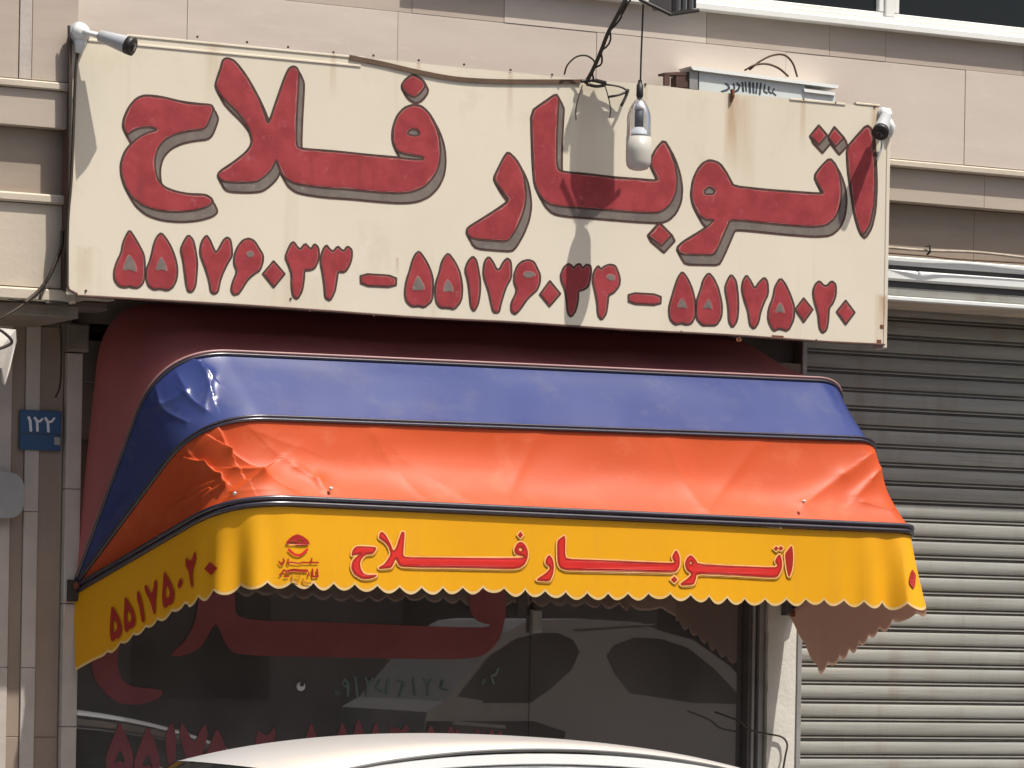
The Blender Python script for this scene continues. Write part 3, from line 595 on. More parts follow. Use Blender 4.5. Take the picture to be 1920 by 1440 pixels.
digs = [
 (K1, [('p', [(295, 150), (350, 230), (420, 350), (480, 470), (490, 600), (490, 750), (460, 840), (400, 890), (330, 885), (290, 868), (240, 885), (160, 870), (100, 790), (95, 680), (130, 560), (190, 440), (210, 320), (250, 220)], 1), ('h', [(290, 455), (340, 520), (390, 640), (380, 690), (290, 650), (210, 670), (225, 580), (260, 500)])]),
 (K1, [('p', [(700, 185), (760, 250), (830, 370), (880, 500), (910, 640), (900, 780), (850, 880), (780, 925), (680, 898), (610, 915), (540, 870), (510, 780), (510, 660), (560, 540), (590, 420), (610, 320), (650, 230)], 1), ('h', [(700, 480), (740, 540), (790, 680), (710, 650), (625, 670), (650, 570)])]),
 (K1, [('p', [(1050, 210), (1110, 270), (1140, 400), (1165, 560), (1155, 720), (1140, 870), (1100, 940), (1050, 940), (1025, 860), (1005, 700), (985, 540), (950, 400), (990, 300)], 1)]),
 (K1, [('p', [(1280, 215), (1320, 260), (1370, 380), (1400, 440), (1440, 400), (1500, 280), (1550, 240), (1590, 270), (1610, 400), (1610, 480), (1560, 560), (1500, 680), (1455, 800), (1430, 940), (1380, 970), (1340, 940), (1320, 800), (1270, 640), (1215, 500), (1200, 420), (1220, 300)], 1)]),
 (K1, [('p', [(1830, 255), (1901, 290), (1961, 390), (2011, 470), (2006, 560), (1971, 660), (1911, 700), (1851, 745), (1800, 800), (1740, 900), (1690, 970), (1630, 980), (1600, 920), (1620, 820), (1680, 680), (1640, 590), (1640, 500), (1660, 420), (1700, 340), (1760, 275)], 1), ('h', [(1790, 440), (1850, 410), (1900, 440), (1880, 490), (1820, 500)])]),
 (K2, [('p', [(295, 550), (435, 710), (295, 880), (160, 710)], 0)]),
 (K2, [('p', [(555, 300), (600, 370), (640, 400), (700, 320), (745, 370), (780, 395), (820, 325), (870, 370), (880, 480), (860, 560), (820, 640), (750, 665), (690, 660), (685, 780), (660, 930), (600, 1035), (545, 1000), (525, 860), (530, 720), (490, 600), (445, 500), (480, 400), (520, 320)], 1)]),
 (K2, [('p', [(975, 340), (1010, 390), (1060, 430), (1120, 355), (1160, 400), (1200, 420), (1245, 355), (1300, 400), (1300, 500), (1270, 600), (1210, 690), (1120, 680), (1105, 800), (1080, 940), (1020, 1055), (960, 1020), (950, 880), (930, 720), (900, 580), (905, 500), (930, 400)], 1)]),
 (K2, [('p', [(1415, 710), (1870, 740), (1865, 880), (1420, 860)], 1)]),
 (K3, [('p', [(315, 215), (380, 300), (450, 430), (490, 560), (490, 700), (480, 850), (380, 935), (310, 915), (220, 925), (150, 860), (130, 750), (150, 600), (200, 450), (230, 330), (270, 250)], 1), ('h', [(300, 520), (350, 600), (400, 700), (300, 720), (220, 720), (250, 600)])]),
 (K3, [('p', [(690, 240), (760, 330), (820, 440), (855, 560), (870, 700), (855, 850), (770, 960), (680, 940), (590, 940), (540, 880), (520, 760), (530, 620), (580, 480), (600, 370), (640, 290)], 1), ('h', [(680, 560), (740, 650), (760, 740), (680, 720), (620, 740), (640, 640)])]),
 (K3, [('p', [(1005, 280), (1050, 330), (1075, 450), (1100, 600), (1095, 760), (1070, 900), (1020, 985), (980, 930), (965, 760), (945, 600), (905, 460), (940, 350)], 1)]),
 (K3, [('p', [(1210, 285), (1260, 350), (1310, 450), (1350, 450), (1400, 350), (1450, 305), (1490, 340), (1500, 450), (1495, 560), (1440, 650), (1400, 760), (1360, 900), (1340, 1000), (1270, 1000), (1240, 880), (1210, 730), (1150, 560), (1140, 470), (1160, 340)], 1)]),
 (K3, [('p', [(1720, 325), (1790, 350), (1830, 430), (1870, 520), (1865, 620), (1830, 710), (1760, 770), (1690, 840), (1620, 950), (1550, 1025), (1500, 990), (1500, 880), (1560, 760), (1570, 700), (1535, 620), (1540, 500), (1580, 400), (1640, 345)], 1), ('h', [(1650, 500), (1700, 465), (1780, 480), (1820, 520), (1740, 555), (1670, 545)])]),
 (K4, [('p', [(350, 600), (480, 760), (345, 920), (225, 770)], 0)]),
 (K4, [('p', [(590, 375), (630, 400), (650, 440), (700, 385), (740, 380), (770, 440), (820, 385), (870, 400), (880, 470), (860, 600), (830, 680), (760, 715), (715, 715), (710, 850), (680, 980), (620, 1060), (580, 1000), (570, 860), (550, 720), (500, 600), (490, 520), (530, 420)], 1)]),
 (K4, [('p', [(970, 400), (1005, 450), (1050, 410), (1120, 385), (1190, 400), (1225, 480), (1250, 570), (1240, 660), (1170, 745), (1100, 780), (1090, 900), (1070, 1020), (1015, 1095), (970, 1040), (960, 880), (930, 720), (900, 600), (915, 480)], 1), ('h', [(1070, 540), (1120, 500), (1190, 530), (1180, 590), (1110, 590)])]),
 (K4, [('p', [(1365, 750), (1775, 775), (1770, 905), (1365, 885)], 1)]),
 (K5, [('p', [(180, 180), (225, 240), (265, 330), (290, 440), (290, 560), (260, 620), (220, 635), (170, 620), (120, 635), (75, 590), (65, 490), (90, 400), (120, 300), (145, 230)], 1), ('h', [(180, 400), (210, 450), (225, 500), (175, 485), (135, 495), (150, 440)])]),
 (K5, [('p', [(405, 190), (450, 240), (490, 330), (520, 460), (515, 570), (470, 640), (400, 640), (350, 640), (300, 580), (300, 440), (340, 330), (360, 250)], 1), ('h', [(400, 410), (430, 450), (440, 510), (400, 490), (360, 500), (375, 450)])]),
 (K5, [('p', [(600, 205), (640, 260), (655, 370), (660, 480), (650, 600), (610, 660), (580, 610), (575, 480), (545, 320), (570, 250)], 1)]),
 (K5, [('p', [(730, 210), (765, 260), (800, 330), (840, 270), (885, 230), (910, 270), (915, 370), (880, 440), (850, 520), (830, 620), (795, 670), (760, 640), (745, 520), (710, 420), (690, 330), (700, 260)], 1)]),
 (K5, [('p', [(1020, 235), (1065, 290), (1105, 380), (1140, 480), (1135, 590), (1085, 690), (1010, 665), (960, 690), (915, 600), (920, 500), (960, 400), (975, 310)], 1), ('h', [(1020, 440), (1045, 480), (1060, 540), (1010, 520), (975, 540), (990, 480)])]),
 (K5, [('p', [(1220, 410), (1295, 505), (1220, 610), (1150, 505)], 0)]),
 (K5, [('p', [(1355, 260), (1390, 300), (1420, 305), (1460, 260), (1495, 290), (1495, 380), (1470, 450), (1435, 490), (1430, 600), (1415, 680), (1380, 705), (1355, 660), (1345, 540), (1310, 430), (1300, 350), (1320, 290)], 1)]),
 (K5, [('p', [(1580, 430), (1655, 530), (1580, 630), (1505, 525)], 0)])]
for (ox, oy, sc), items in digs:
    gg = Glyph(items, ox, oy, sc, .7, 8)
    lay = [(gg.d - 2.4, 0), (gg.d + 1.7, 2), (gg.d + 2.8, 3)]
    if gg.hole is not None: lay += [(np.maximum(gg.hole - 1.0, gg.d + 2.8), 2), (np.maximum(gg.hole + .6, gg.d + 3), 1)]
    sheets('painted_digit', lay, gg, onsign, LM, sg)

# ------------------------------------------------------------------ awning
aw = thing('awning', (1.95, 0, 1.986), 'striped dome awning in maroon, blue, orange and yellow vinyl over the shop window', 'awning')
PL = Vector((.006, -.01, 1.986)); PR = Vector((3.872, -.01, 1.988))
bows = [(.127, 3.70, .025, 3.335, 3.345), (.154, 3.789, .68, 3.052, 3.087), (.222, 3.792, 1.0, 2.745, 2.784), (.290, 3.875, 1.2, 2.392, 2.365)]
def bow_pts(xl, xr, e, zl, zr, rl, rr, nA=44, nC=96, nB=200):
    cl = Vector((xl, -e, zl)); c2 = Vector((xr, -e, zr)); out = []
    a = (PL - cl).normalized(); a1 = cl + a * rl; a2 = cl + (c2 - cl).normalized() * rl
    b = (PR - c2).normalized(); b1 = c2 + (cl - c2).normalized() * rr; b2 = c2 + b * rr
    out += [PL.lerp(a1, i / nA) for i in range(nA)]
    bz = lambda p, q, r_, t: p * (1 - t) ** 2 + q * 2 * t * (1 - t) + r_ * t * t
    out += [bz(a1, cl, a2, i / nC) for i in range(nC)]
    out += [a2.lerp(b1, i / nB) for i in range(nB)]
    out += [bz(b1, c2, b2, i / nC) for i in range(nC)]
    out += [b2.lerp(PR, i / nA) for i in range(nA + 1)]
    return out
BW = [bow_pts(*bows[0], .30, .25), bow_pts(*bows[1], .34, .17), bow_pts(*bows[2], .33, .15), bow_pts(*bows[3], .30, .10)]
def dseg(p, a, b):
    ax, ay = a; bx2, by2 = b; dx, dy = bx2 - ax, by2 - ay; t = max(0, min(1, ((p[0] - ax) * dx + (p[1] - ay) * dy) / (dx * dx + dy * dy)))
    side = (p[0] - ax) * dy - (p[1] - ay) * dx
    return math.hypot(p[0] - ax - t * dx, p[1] - ay - t * dy), side, t
# folds: (a, b, height m, width px, width px on the other side)
FOLD_O = [((402, 790), (432, 842), .030, 3, 30), ((432, 842), (492, 880), .038, 3, 34), ((492, 880), (438, 922), .034, 22, 3),
          ((344, 858), (382, 866), .026, 3, 9), ((382, 866), (412, 888), .028, 3, 10), ((412, 888), (419, 906), .026, 5, 4), ((419, 904), (378, 930), .024, 7, 3), ((408, 898), (352, 914), .022, 6, 3), ((392, 912), (326, 940), .020, 5, 3), ((440, 874), (486, 878), .016, 3, 10),
          ((560, 866), (600, 892), .010, 14, 8), ((600, 892), (612, 916), .014, 12, 6), ((510, 830), (560, 866), .006, 26, 14), ((335, 822), (355, 850), .014, 6, 6),
          ((1510, 940), (1585, 884), .014, 16, 26), ((1585, 884), (1648, 842), .012, 18, 20), ((1612, 922), (1662, 868), .016, 8, 14), ((1662, 868), (1690, 930), .014, 8, 8), ((1625, 935), (1680, 950), .010, 8, 8), ((470, 800), (560, 830), .006, 30, 20), ((700, 806), (790, 925), .006, 34, 10), ((760, 850), (900, 950), .004, 26, 12), ((1010, 815), (950, 945), .005, 12, 40), ((1250, 822), (1320, 950), .006, 36, 12), ((1420, 832), (1330, 955), .005, 12, 36)]
FOLD_B = [((352, 668), (392, 700), .024, 5, 12), ((290, 720), (300, 762), .012, 8, 6), ((300, 762), (345, 738), .014, 10, 5), ((345, 738), (384, 768), .014, 8, 5), ((384, 700), (400, 740), .012, 5, 12), ((300, 765), (350, 790), .010, 8, 5), ((330, 700), (350, 735), .010, 10, 6), ((400, 700), (384, 760), .008, 6, 6)]
def panel(name, A_, B_, m_, rows_, sag, folds, wob):
    n = len(A_); mb = MB(); axis = (PR - PL).normalized()
    for j in range(rows_ + 1):
        v = j / rows_
        for i in range(n):
            p = A_[i].lerp(B_[i], v)
            q = p - PL; q = q - axis * q.dot(axis); r_ = q.length; nrm = q.normalized() if r_ > 1e-5 else Vector((0, -1, 0))
            if i < 92: nrm = (nrm + Vector((-1.0 * (1 - i / 92), 0, 0))).normalized()
            if i > n - 92: nrm = (nrm + Vector((1.0 * (1 - (n - i) / 92), 0, 0))).normalized()
            e_ = 4 * v * (1 - v); amp = min(1, r_ / .5)
            d = -sag * e_ * amp
            d += wob * e_ * amp * noise.noise(Vector((p.x * 2.3, p.y * 2, p.z * 5)))
            if folds and e_ > 0:
                px = Q(p); cl_ = math.sqrt(min(1, e_ * 2.2))
                for a, b, h, w1, w2 in folds:
                    if abs(px[0] - (a[0] + b[0]) / 2) > 120: continue
                    ds, side, t = dseg(px, a, b); wd = w1 if side > 0 else w2
                    d += 1.0 * h * math.exp(-(ds / wd)) * cl_
            mb.v.append(p + nrm * d)
    mb.f = []
    for j in range(rows_):
        for i in range(n - 1):
            a = j * n + i; mb.f.append([a, a + n, a + n + 1, a + 1])
    mb.mi = [0] * len(mb.f)
    return mb.build(name, m_, aw, smooth=True)
panel('maroon_panel', BW[0], BW[1], M_MAROON, 16, .015, None, .015)
panel('blue_panel', BW[1], BW[2], M_BLUE, 56, .014, FOLD_B, .005)
panel('orange_panel', BW[2], BW[3], M_ORANGE, 96, .048, FOLD_O, .012)
def offs(path, d):
    out = []
    for p in path:
        q = p - PL; q.x = 0; out.append(p + (q.normalized() * d if q.length > .02 else Vector((0, 0, 0))))
    return out
MB().tube(offs(BW[1], .004)[::3], .0085, 8).build('piping', M_PIPE, aw, True)
up1 = [p + Vector((0, .004, .014)) for p in offs(BW[1], .006)][::3]; MB().tube(up1, .0065, 6).build('piping', M_PIPEP, aw, True)  # pink tube paints the lit strip of maroon above the bow
MB().tube(offs(BW[2], .004)[::3], .009, 8).build('piping', M_PIPE, aw, True)
up2 = [p + Vector((0, .001, .013)) for p in offs(BW[2], .008)][::3]; MB().tube(up2, .006, 6).build('piping', M_PIPE, aw, True)
MB().tube([p + Vector((0, 0, .004)) for p in offs(BW[3], .006)][::3], .0125, 8).build('piping', M_PIPE, aw, True)
MB().tube([p + Vector((0, 0, -.021)) for p in offs(BW[3], .008)][::3], .0115, 8).build('piping', M_PIPE, aw, True)
for q, Y, r_ in (((1507, 941), -1.185, .009), ((440, 926), -1.185, .008), ((620, 917), -1.175, .009)):
    MB().lathe(P(q[0], q[1], Y) + Vector((0, .005, 0)), (0, -1, .3), [(0, r_), (.012, r_ * .8), (.018, r_ * .3)], 12).build('white_dot', M_FLAP, aw, True)  # small raised white dots near the lower edge of the orange panel
# valance
path = [p + Vector((0, 0, -.034)) for p in BW[3]]
L = [0]
for a, b in zip(path[:-1], path[1:]): L.append(L[-1] + (b - a).length)
TOT = L[-1]
def at_len(s):
    s = max(0, min(TOT, s)); i = int(np.searchsorted(L, s)) - 1; i = max(0, min(len(path) - 2, i)); t = (s - L[i]) / max(1e-9, L[i + 1] - L[i])
    p = path[i].lerp(path[i + 1], t); d = (path[i + 1] - path[i]).normalized(); return p, Vector((d.y, -d.x, 0)).normalized()
armL = (BW[3][44] - PL).length; sF0 = L[140]; sF1 = L[340]; sA1 = L[436]
def smooth(x, a, b): t = max(0, min(1, (x - a) / (b - a))); return t * t * (3 - 2 * t)
def drop(s):
    d = .362 + .03 * (1 - smooth(s, 0, .9)) + .045 * smooth(s, sA1, TOT)
    ph_ = s / .1065; sc_ = abs(math.sin(math.pi * (ph_ + .30 * noise.noise(Vector((s * 3, 0, 0))))))
    amp = .031 + .014 * noise.noise(Vector((s * 7, 4, 0)))
    if s < .35: amp *= smooth(s, .18, .4) * .6
    elif s < armL: amp *= .6
    d = d - .030 + .010 * noise.noise(Vector((s * 2.2, 7, 0))) + amp * sc_ ** .85
    if s < .03: d -= .03 * (1 - s / .03)
    return d
valn = []
NS, NR = 1300, 28
vm = MB()
def vpoint(s, v):
    s0 = s; s = s - .27 * v * smooth(s, TOT - .55, TOT) + .06 * v * (1 - smooth(s, 0, .2))
    p, nn = at_len(s)
    nn = nn if nn.length > .5 else Vector((0, -1, 0))
    if nn.dot(Vector((p.x - 2, p.y - 0.0, 0))) < 0: nn = -nn
    nn = nn.normalized()
    dz = drop(s) * v
    off = .012 * v
    wl = math.exp(-((s - sF0 + .24) / .13) ** 2); wr = math.exp(-((s - sF1 - .02) / .24) ** 2)
    off += v ** .8 * wl * (.024 * math.sin((s - sF0 + .20) * 34) + .004)
    off += v ** .8 * wr * (.024 * math.sin((s - sF1) * 34 + 1.2) + .018)
    off += v ** 1.2 * .075 * math.exp(-((s - sF1 - .13) / .12) ** 2)
    inner = smooth(s, sF0 - .1, sF0 + .3) * (1 - smooth(s, sF1 - .3, sF1))
    off += v * (.006 * math.sin(s * 4.1) * inner + .010 * noise.noise(Vector((s * 5, 1, 0))) * (1 - inner))
    if s > sA1: off += .03 * v * smooth(s, sA1, TOT)       # right end swings outwards a little
    
    return p + nn * off + Vector((0, 0, -dz)), nn
for j in range(NR + 1):
    for i in range(NS + 1):
        vm.v.append(tuple(vpoint(TOT * i / NS, j / NR)[0]))
for j in range(NR):
    for i in range(NS):
        a = j * (NS + 1) + i; vm.f.append([a, a + NS + 1, a + NS + 2, a + 1]); vm.mi.append(1 if j == NR - 1 else 0)
val = vm.build('valance', [M_YELLOW, M_HEM], aw, smooth=True)
bvh = BVHTree.FromPolygons([Vector(v) for v in vm.v], vm.f)
def onval(x, y, lift):
    d = ray(x, y).normalized(); hit, nrm, _, _ = bvh.ray_cast(CAM, d)
    if hit is None: return P(x, y, -1.22)
    if nrm.dot(d) > 0: nrm = -nrm
    return hit + nrm * (lift + .002)
VM = [M_VSHADE, M_VPEACH, M_VDRED, M_VRED]
V1 = (640, 980, 5.333); V2 = (980, 990, 3.692)
vt = [
 (V1, [('p', [(155, 235), (335, 245), (345, 262), (310, 312), (240, 315), (200, 350), (180, 400), (185, 460), (215, 510), (270, 525), (345, 520), (345, 535), (280, 560), (200, 560), (130, 520), (95, 450), (110, 380), (160, 330), (195, 312), (120, 320), (100, 332), (105, 290), (120, 260)], 1)]),
 (V1, [('p', [(400, 90), (435, 120), (480, 200), (515, 290), (545, 250), (580, 140), (600, 90), (628, 98), (615, 250), (610, 330), (640, 348), (1000, 350), (1500, 354), (1830, 352), (1815, 332), (1740, 315), (1724, 270), (1748, 215), (1785, 190), (1828, 215), (1858, 280), (1858, 350), (1830, 412), (1780, 450), (1700, 462), (1200, 450), (640, 442), (580, 432), (560, 400), (542, 350), (512, 420), (490, 450), (440, 455), (375, 460), (370, 445), (420, 420), (460, 370), (492, 310), (470, 240), (430, 190), (372, 155), (378, 110)], 1), ('h', [(1762, 262), (1790, 242), (1812, 275), (1780, 292)])]),
 (V1, [('p', [(1785, 92), (1808, 122), (1785, 152), (1762, 122)], 0)]),
 (V2, [('p', [(180, 185), (205, 220), (212, 270), (205, 320), (187, 362), (170, 367), (95, 362), (100, 350), (150, 320), (180, 290), (187, 270), (155, 245), (160, 210)], 1)]),
 (V2, [('p', [(286, 52), (291, 80), (288, 180), (298, 215), (500, 222), (800, 235), (1020, 245), (1050, 240), (1030, 200), (1045, 170), (1060, 152), (1082, 200), (1082, 260), (1060, 300), (1020, 306), (700, 298), (400, 292), (290, 290), (250, 270), (238, 220), (236, 90), (260, 70)], 1)]),
 (V2, [('p', [(1045, 336), (1066, 357), (1045, 378), (1024, 357)], 0)]),
 (V2, [('p', [(1160, 188), (1190, 215), (1208, 250), (1400, 262), (1740, 275), (1765, 260), (1742, 230), (1760, 195), (1778, 182), (1792, 240), (1786, 290), (1760, 337), (1720, 342), (1400, 323), (1200, 315), (1195, 350), (1180, 392), (1095, 397), (1088, 385), (1140, 350), (1170, 318), (1130, 290), (1120, 240), (1135, 205)], 1), ('h', [(1148, 240), (1162, 228), (1172, 245), (1158, 255)])]),
 (V2, [('p', [(1750, 128), (1765, 142), (1750, 156), (1735, 142)], 0)]), (V2, [('p', [(1783, 126), (1798, 140), (1783, 154), (1768, 140)], 0)]),
 (V2, [('p', [(1860, 118), (1868, 200), (1862, 280), (1840, 345), (1824, 280), (1812, 180), (1830, 155)], 1)])]
vletters = []
for (ox, oy, sc), items in vt:
    gg = Glyph(items, ox, oy, sc, .45, 8)
    body = gg.d if gg.hole is None else np.maximum(gg.d, -gg.hole)
    big_ = gg.d.shape[1] > 90
    sheets('printed_letter', [(body - .4, 2), (body + (2.9 if big_ else 9), 3)], gg, onval, VM, val, first=.0042)
# halo under the lettering
for i, ((ox, oy, sc), its) in enumerate(vt):
    gg = Glyph([it for it in its if it[0] == 'p'], ox, oy, sc, .5, 9)
    sheets('letter_halo', [(gg.swept(1.4, 2.8, 3) - 2.6, 0)], gg, onval, VM, val, first=.0012 + i * .00006)
    sheets('letter_halo', [(gg.d - 3.0, 1)], gg, onval, VM, val, first=.0026 + i * .00006)
# number on the left side and dot round the corner: crop (180,1010) scale 6.858
S1 = (180, 1010, 6.858)
sd = [[('p', [(215, 860), (270, 950), (320, 1050), (345, 1160), (330, 1250), (290, 1290), (265, 1270), (235, 1325), (205, 1310), (190, 1200), (195, 1080), (205, 960)], 1), ('h', [(240, 1020), (290, 1110), (280, 1180), (240, 1210), (225, 1120)])],
      [('p', [(385, 740), (440, 830), (490, 920), (520, 1030), (510, 1120), (470, 1160), (440, 1150), (410, 1205), (385, 1190), (370, 1080), (372, 960), (380, 850)], 1), ('h', [(420, 900), (470, 990), (460, 1060), (420, 1090), (402, 1000)])],
      [('p', [(550, 655), (585, 740), (615, 880), (640, 1040), (625, 1085), (600, 1060), (575, 900), (535, 750)], 1)],
      [('p', [(650, 590), (690, 660), (730, 720), (750, 640), (770, 520), (795, 560), (790, 680), (775, 800), (775, 960), (755, 975), (735, 880), (700, 780), (650, 690), (635, 620)], 1)],
      [('p', [(885, 420), (930, 490), (985, 590), (1020, 700), (1010, 800), (975, 850), (945, 850), (905, 895), (875, 870), (862, 740), (875, 600), (880, 500)], 1), ('h', [(920, 580), (965, 680), (955, 750), (915, 780), (895, 690)])],
      [('p', [(1095, 500), (1128, 560), (1085, 650), (1060, 610)], 1)],
      [('p', [(1170, 240), (1200, 280), (1245, 280), (1275, 170), (1298, 190), (1290, 300), (1255, 390), (1250, 480), (1262, 600), (1245, 640), (1225, 560), (1205, 420), (1170, 360), (1165, 290)], 1)],
      [('p', [(1475, 305), (1570, 380), (1490, 465), (1405, 390)], 0)]]
for it in sd + [[('p', [((x - 180) * 6.858, (y - 1010) * 6.858) for x, y in ((1708, 1066), (1716, 1080), (1713, 1106), (1703, 1092))], 1)]]:
    gg = Glyph(it, *S1, .45, 5); body = gg.d if gg.hole is None else np.maximum(gg.d, -gg.hole)
    sheets('printed_digit', [(body - .3, 0)], gg, onval, M_VDRED, val, first=.004)
# emblem: crop (500,980) scale 11.077
E1 = (500, 980, 11.077)
em = [([('p', [(385, 455), (400, 400), (470, 320), (560, 260), (640, 240), (740, 280), (840, 350), (885, 430), (880, 460), (700, 480), (560, 455)], 1), ('h', [(450, 405), (520, 385), (620, 400), (600, 425), (470, 425)]), ('h', [(620, 370), (680, 350), (760, 375), (740, 395), (650, 390)])], M_VDRED),
      ([('s', [(455, 560), (510, 620), (570, 665), (640, 680), (710, 665), (770, 620), (830, 560)], 26)], M_VRED),
      ([('s', [(250, 810), (285, 865), (320, 865), (355, 800), (340, 760)], 18), ('s', [(440, 760), (430, 830), (450, 860)], 16), ('s', [(470, 825), (560, 835), (660, 850), (740, 825), (860, 835), (920, 815), (925, 745)], 16), ('s', [(920, 830), (1060, 830)], 18)], M_VDRED),
      ([('s', [(265, 1085), (320, 1040), (345, 985), (390, 1000), (400, 1060)], 17), ('s', [(440, 1010), (560, 985), (700, 1000), (820, 1000)], 30), ('s', [(860, 1030), (870, 1080), (840, 1110)], 15), ('s', [(940, 970), (945, 1120), (1050, 1120), (1035, 970)], 20), ('s', [(370, 1120), (450, 1110)], 17)], M_VDRED),
      ([('s', [(520, 1080), (530, 1250)], 14), ('s', [(560, 1200), (650, 1220)], 18), ('s', [(740, 1170), (760, 1240), (900, 1260)], 18), ('s', [(600, 1090), (610, 1130), (680, 1120), (700, 1070)], 9)], M_VSHADE)]
for items, m_ in em:
    gg = Glyph(items, *E1, .4, 4); body = gg.d if gg.hole is None else np.maximum(gg.d, -gg.hole)
    sheets('emblem_print', [(body, 0)], gg, onval, m_, val, first=.004)
# right pivot bracket and left pivot knuckle
MB().box(3.83, 3.91, -.07, -.012, 1.94, 2.03, bev=.01).build('bracket', M_ALUD, aw)
MB().box(-.03, .03, -.06, -.03, 1.93, 2.03, bev=.008).build('bracket', M_CABLE, aw)
for s_ in (P(1485, 1150, -.05), P(142, 1098, -.05)):
    MB().lathe(s_, (0, -1, 0), [(0, .018), (.02, .018), (.028, .01)], 10).build('pivot_bolt', M_RUST, aw)

# ------------------------------------------------------------------ cameras on the sign
def cctv(root, ball, tail, nose, rb=.042, r0=.030, r1=.043, hm=None):
    b = Vector(ball); t = Vector(tail); n_ = Vector(nose); ax = (n_ - t).normalized(); Lc = (n_ - t).length
    MB().lathe(b + Vector((0, .05, 0)), (0, -1, 0), [(0, rb * 1.15), (.02, rb * 1.2), (.03, rb * 1.1)], 20).build('base_ring', M_CCTVG, root, True)
    MB().lathe(b + Vector((0, .02, 0)), (0, -1, 0), [(0, rb), (.015, rb * .95), (.03, rb * .7), (.04, rb * .3)], 20).build('ball_mount', M_CCTV, root, True)
    MB().tube([b + Vector((0, -.01, 0)), b.lerp(t, .6), t + ax * .02], [.015, .012, .015], 10).build('arm', M_CCTV, root, True)
    MB().lathe(t, ax, [(0, r0 * .55), (.01, r0), (Lc * .45, (r0 + r1) / 2), (Lc * .80, r1), (Lc * .82, r1)], 22).build('housing', hm or M_CCTV, root, True)
    MB().lathe(t + ax * Lc * .82, ax, [(0, r1 * 1.02), (Lc * .17, r1 * 1.04), (Lc * .18, r1 * .8)], 22).build('lens_hood', M_BLACK, root, True)
    MB().lathe(t + ax * (Lc * 1.001), ax, [(0, r1 * .5), (.004, r1 * .45)], 14).build('lens', M_CGLASS, root, True)
bl = P(154, 60, -.76)
c1 = thing('security_camera', bl, 'white bullet security camera on the top left corner of the cream sign', 'security camera', 'security cameras on the sign')
cctv(c1, bl, P(184, 66, -.81), P(250, 88, -.93), r0=.026, r1=.040, hm=M_CCTVG)  # grey housing paints in the side turned from the sun
MB().tube([bl + Vector((0, .03, -.03)), P(150, 84, -.74), P(147, 100, -.735)], [.034, .026, .018], 12).build('junction_box', M_CCTV, c1, True)
br = P(1664, 214, -.755)
c2 = thing('security_camera', br, 'small bullet security camera on the top right corner, pointing down past the letter', 'security camera', 'security cameras on the sign')
cctv(c2, br, P(1662, 216, -.80), P(1650, 250, -.885), rb=.032, r0=.026, r1=.040, hm=M_CCTVG)  # housing shade painted in grey here too
MB().tube([br + Vector((.01, .03, -.02)), P(1672, 238, -.74), P(1668, 256, -.735)], [.026, .02, .012], 10).build('junction_box', M_CCTV, c2, True)
cb = thing('camera_cable', P(135, 60, -.75), 'two dark cables running down the left edge of the sign below the camera', 'cable')
MB().tube(cr([P(129, 48, -.73), P(130, 150, -.73), P(129, 330, -.73), P(124, 430, -.71), P(122, 545, -.68)]), .0065, 6).build('cable', M_CABLE, cb)
MB().tube(cr([P(147, 92, -.74), P(142, 130, -.74), P(139, 200, -.737), P(134, 330, -.735), P(127, 420, -.737), P(126, 540, -.73)]), .0075, 6).build('cable', M_CABLE, cb)
cb2 = thing('camera_wire', P(1655, 262, -.74), 'short grey wire looping down from the right security camera', 'cable')
MB().tube(cr([P(1652, 256, -.76), P(1653, 275, -.735), P(1648, 292, -.733), P(1645, 300, -.733)]), .005, 6).build('cable', M_CCTVG, cb2)

# ------------------------------------------------------------------ wooden strip on the sign
ws = thing('wooden_strip', P(655, 105, -.74), 'thin sagging brown strip lying across the top of the cream sign', 'strip')
sp = cr([P(655, 107, -.7225), P(720, 120, -.7225), P(780, 134, -.7225), P(850, 147, -.7225), P(920, 152, -.7225), P(1000, 153, -.7225), P(1088, 153, -.7225)], 6)
mb = MB()
for p in sp: mb.v += [(p.x, p.y, p.z + .010), (p.x, p.y - .005, p.z + .010), (p.x, p.y - .005, p.z - .011), (p.x, p.y, p.z - .011)]
n = len(sp); mb.f = [[i * 4 + k_, i * 4 + (k_ + 1) % 4, i * 4 + 4 + (k_ + 1) % 4, i * 4 + 4 + k_] for i in range(n - 1) for k_ in range(4)] + [[3, 2, 1, 0], [n * 4 - 4, n * 4 - 3, n * 4 - 2, n * 4 - 1]]; mb.mi = [0] * len(mb.f)
mb.build('board', M_WOOD, ws)

# ------------------------------------------------------------------ floodlight on a pole, with a bulb hanging in a bottle
YF = -1.08
fl = thing('floodlight', P(1180, 20, YF), 'dark finned floodlight on a bent pole above the sign', 'floodlight')
pole = cr([P(1098, 156, -.74), P(1112, 130, -.80), P(1126, 98, -.86), P(1140, 62, -.90), P(1158, 28, -.95), P(1172, 0, -.98), P(1195, -45, -1.02), P(1215, -85, YF)], 6)
MB().tube(pole, .0095, 8).build('pole', M_CABLE, fl)
MB().tube([p + Vector((.012 * math.sin(i * .9) + .012, -.008, .006 * math.cos(i * 1.1))) for i, p in enumerate(pole)], .005, 6).build('cable', M_CABLE, fl)
MB().tube(cr([P(1178, 4, -1.0), P(1166, 26, -.97), P(1168, 12, -.99), P(1186, -20, -1.02)]), .006, 6).build('cable', M_CABLE, fl)
xa, xb = P(1204, 0, YF).x, P(1308, 0, YF).x; zb = P(1250, 20, YF).z
hb = MB(); xm = P(1250, 0, YF).x                       # wedge-shaped housing seen from below
zb -= .02; lo = [(xa + .04, YF + .01, zb + .05), (xm, YF - .035, zb), (xb - .02, YF + .01, zb + .035), (xm - .02, YF + .09, zb + .03)]
hi = [(x, y, z + .30) for x, y, z in lo]
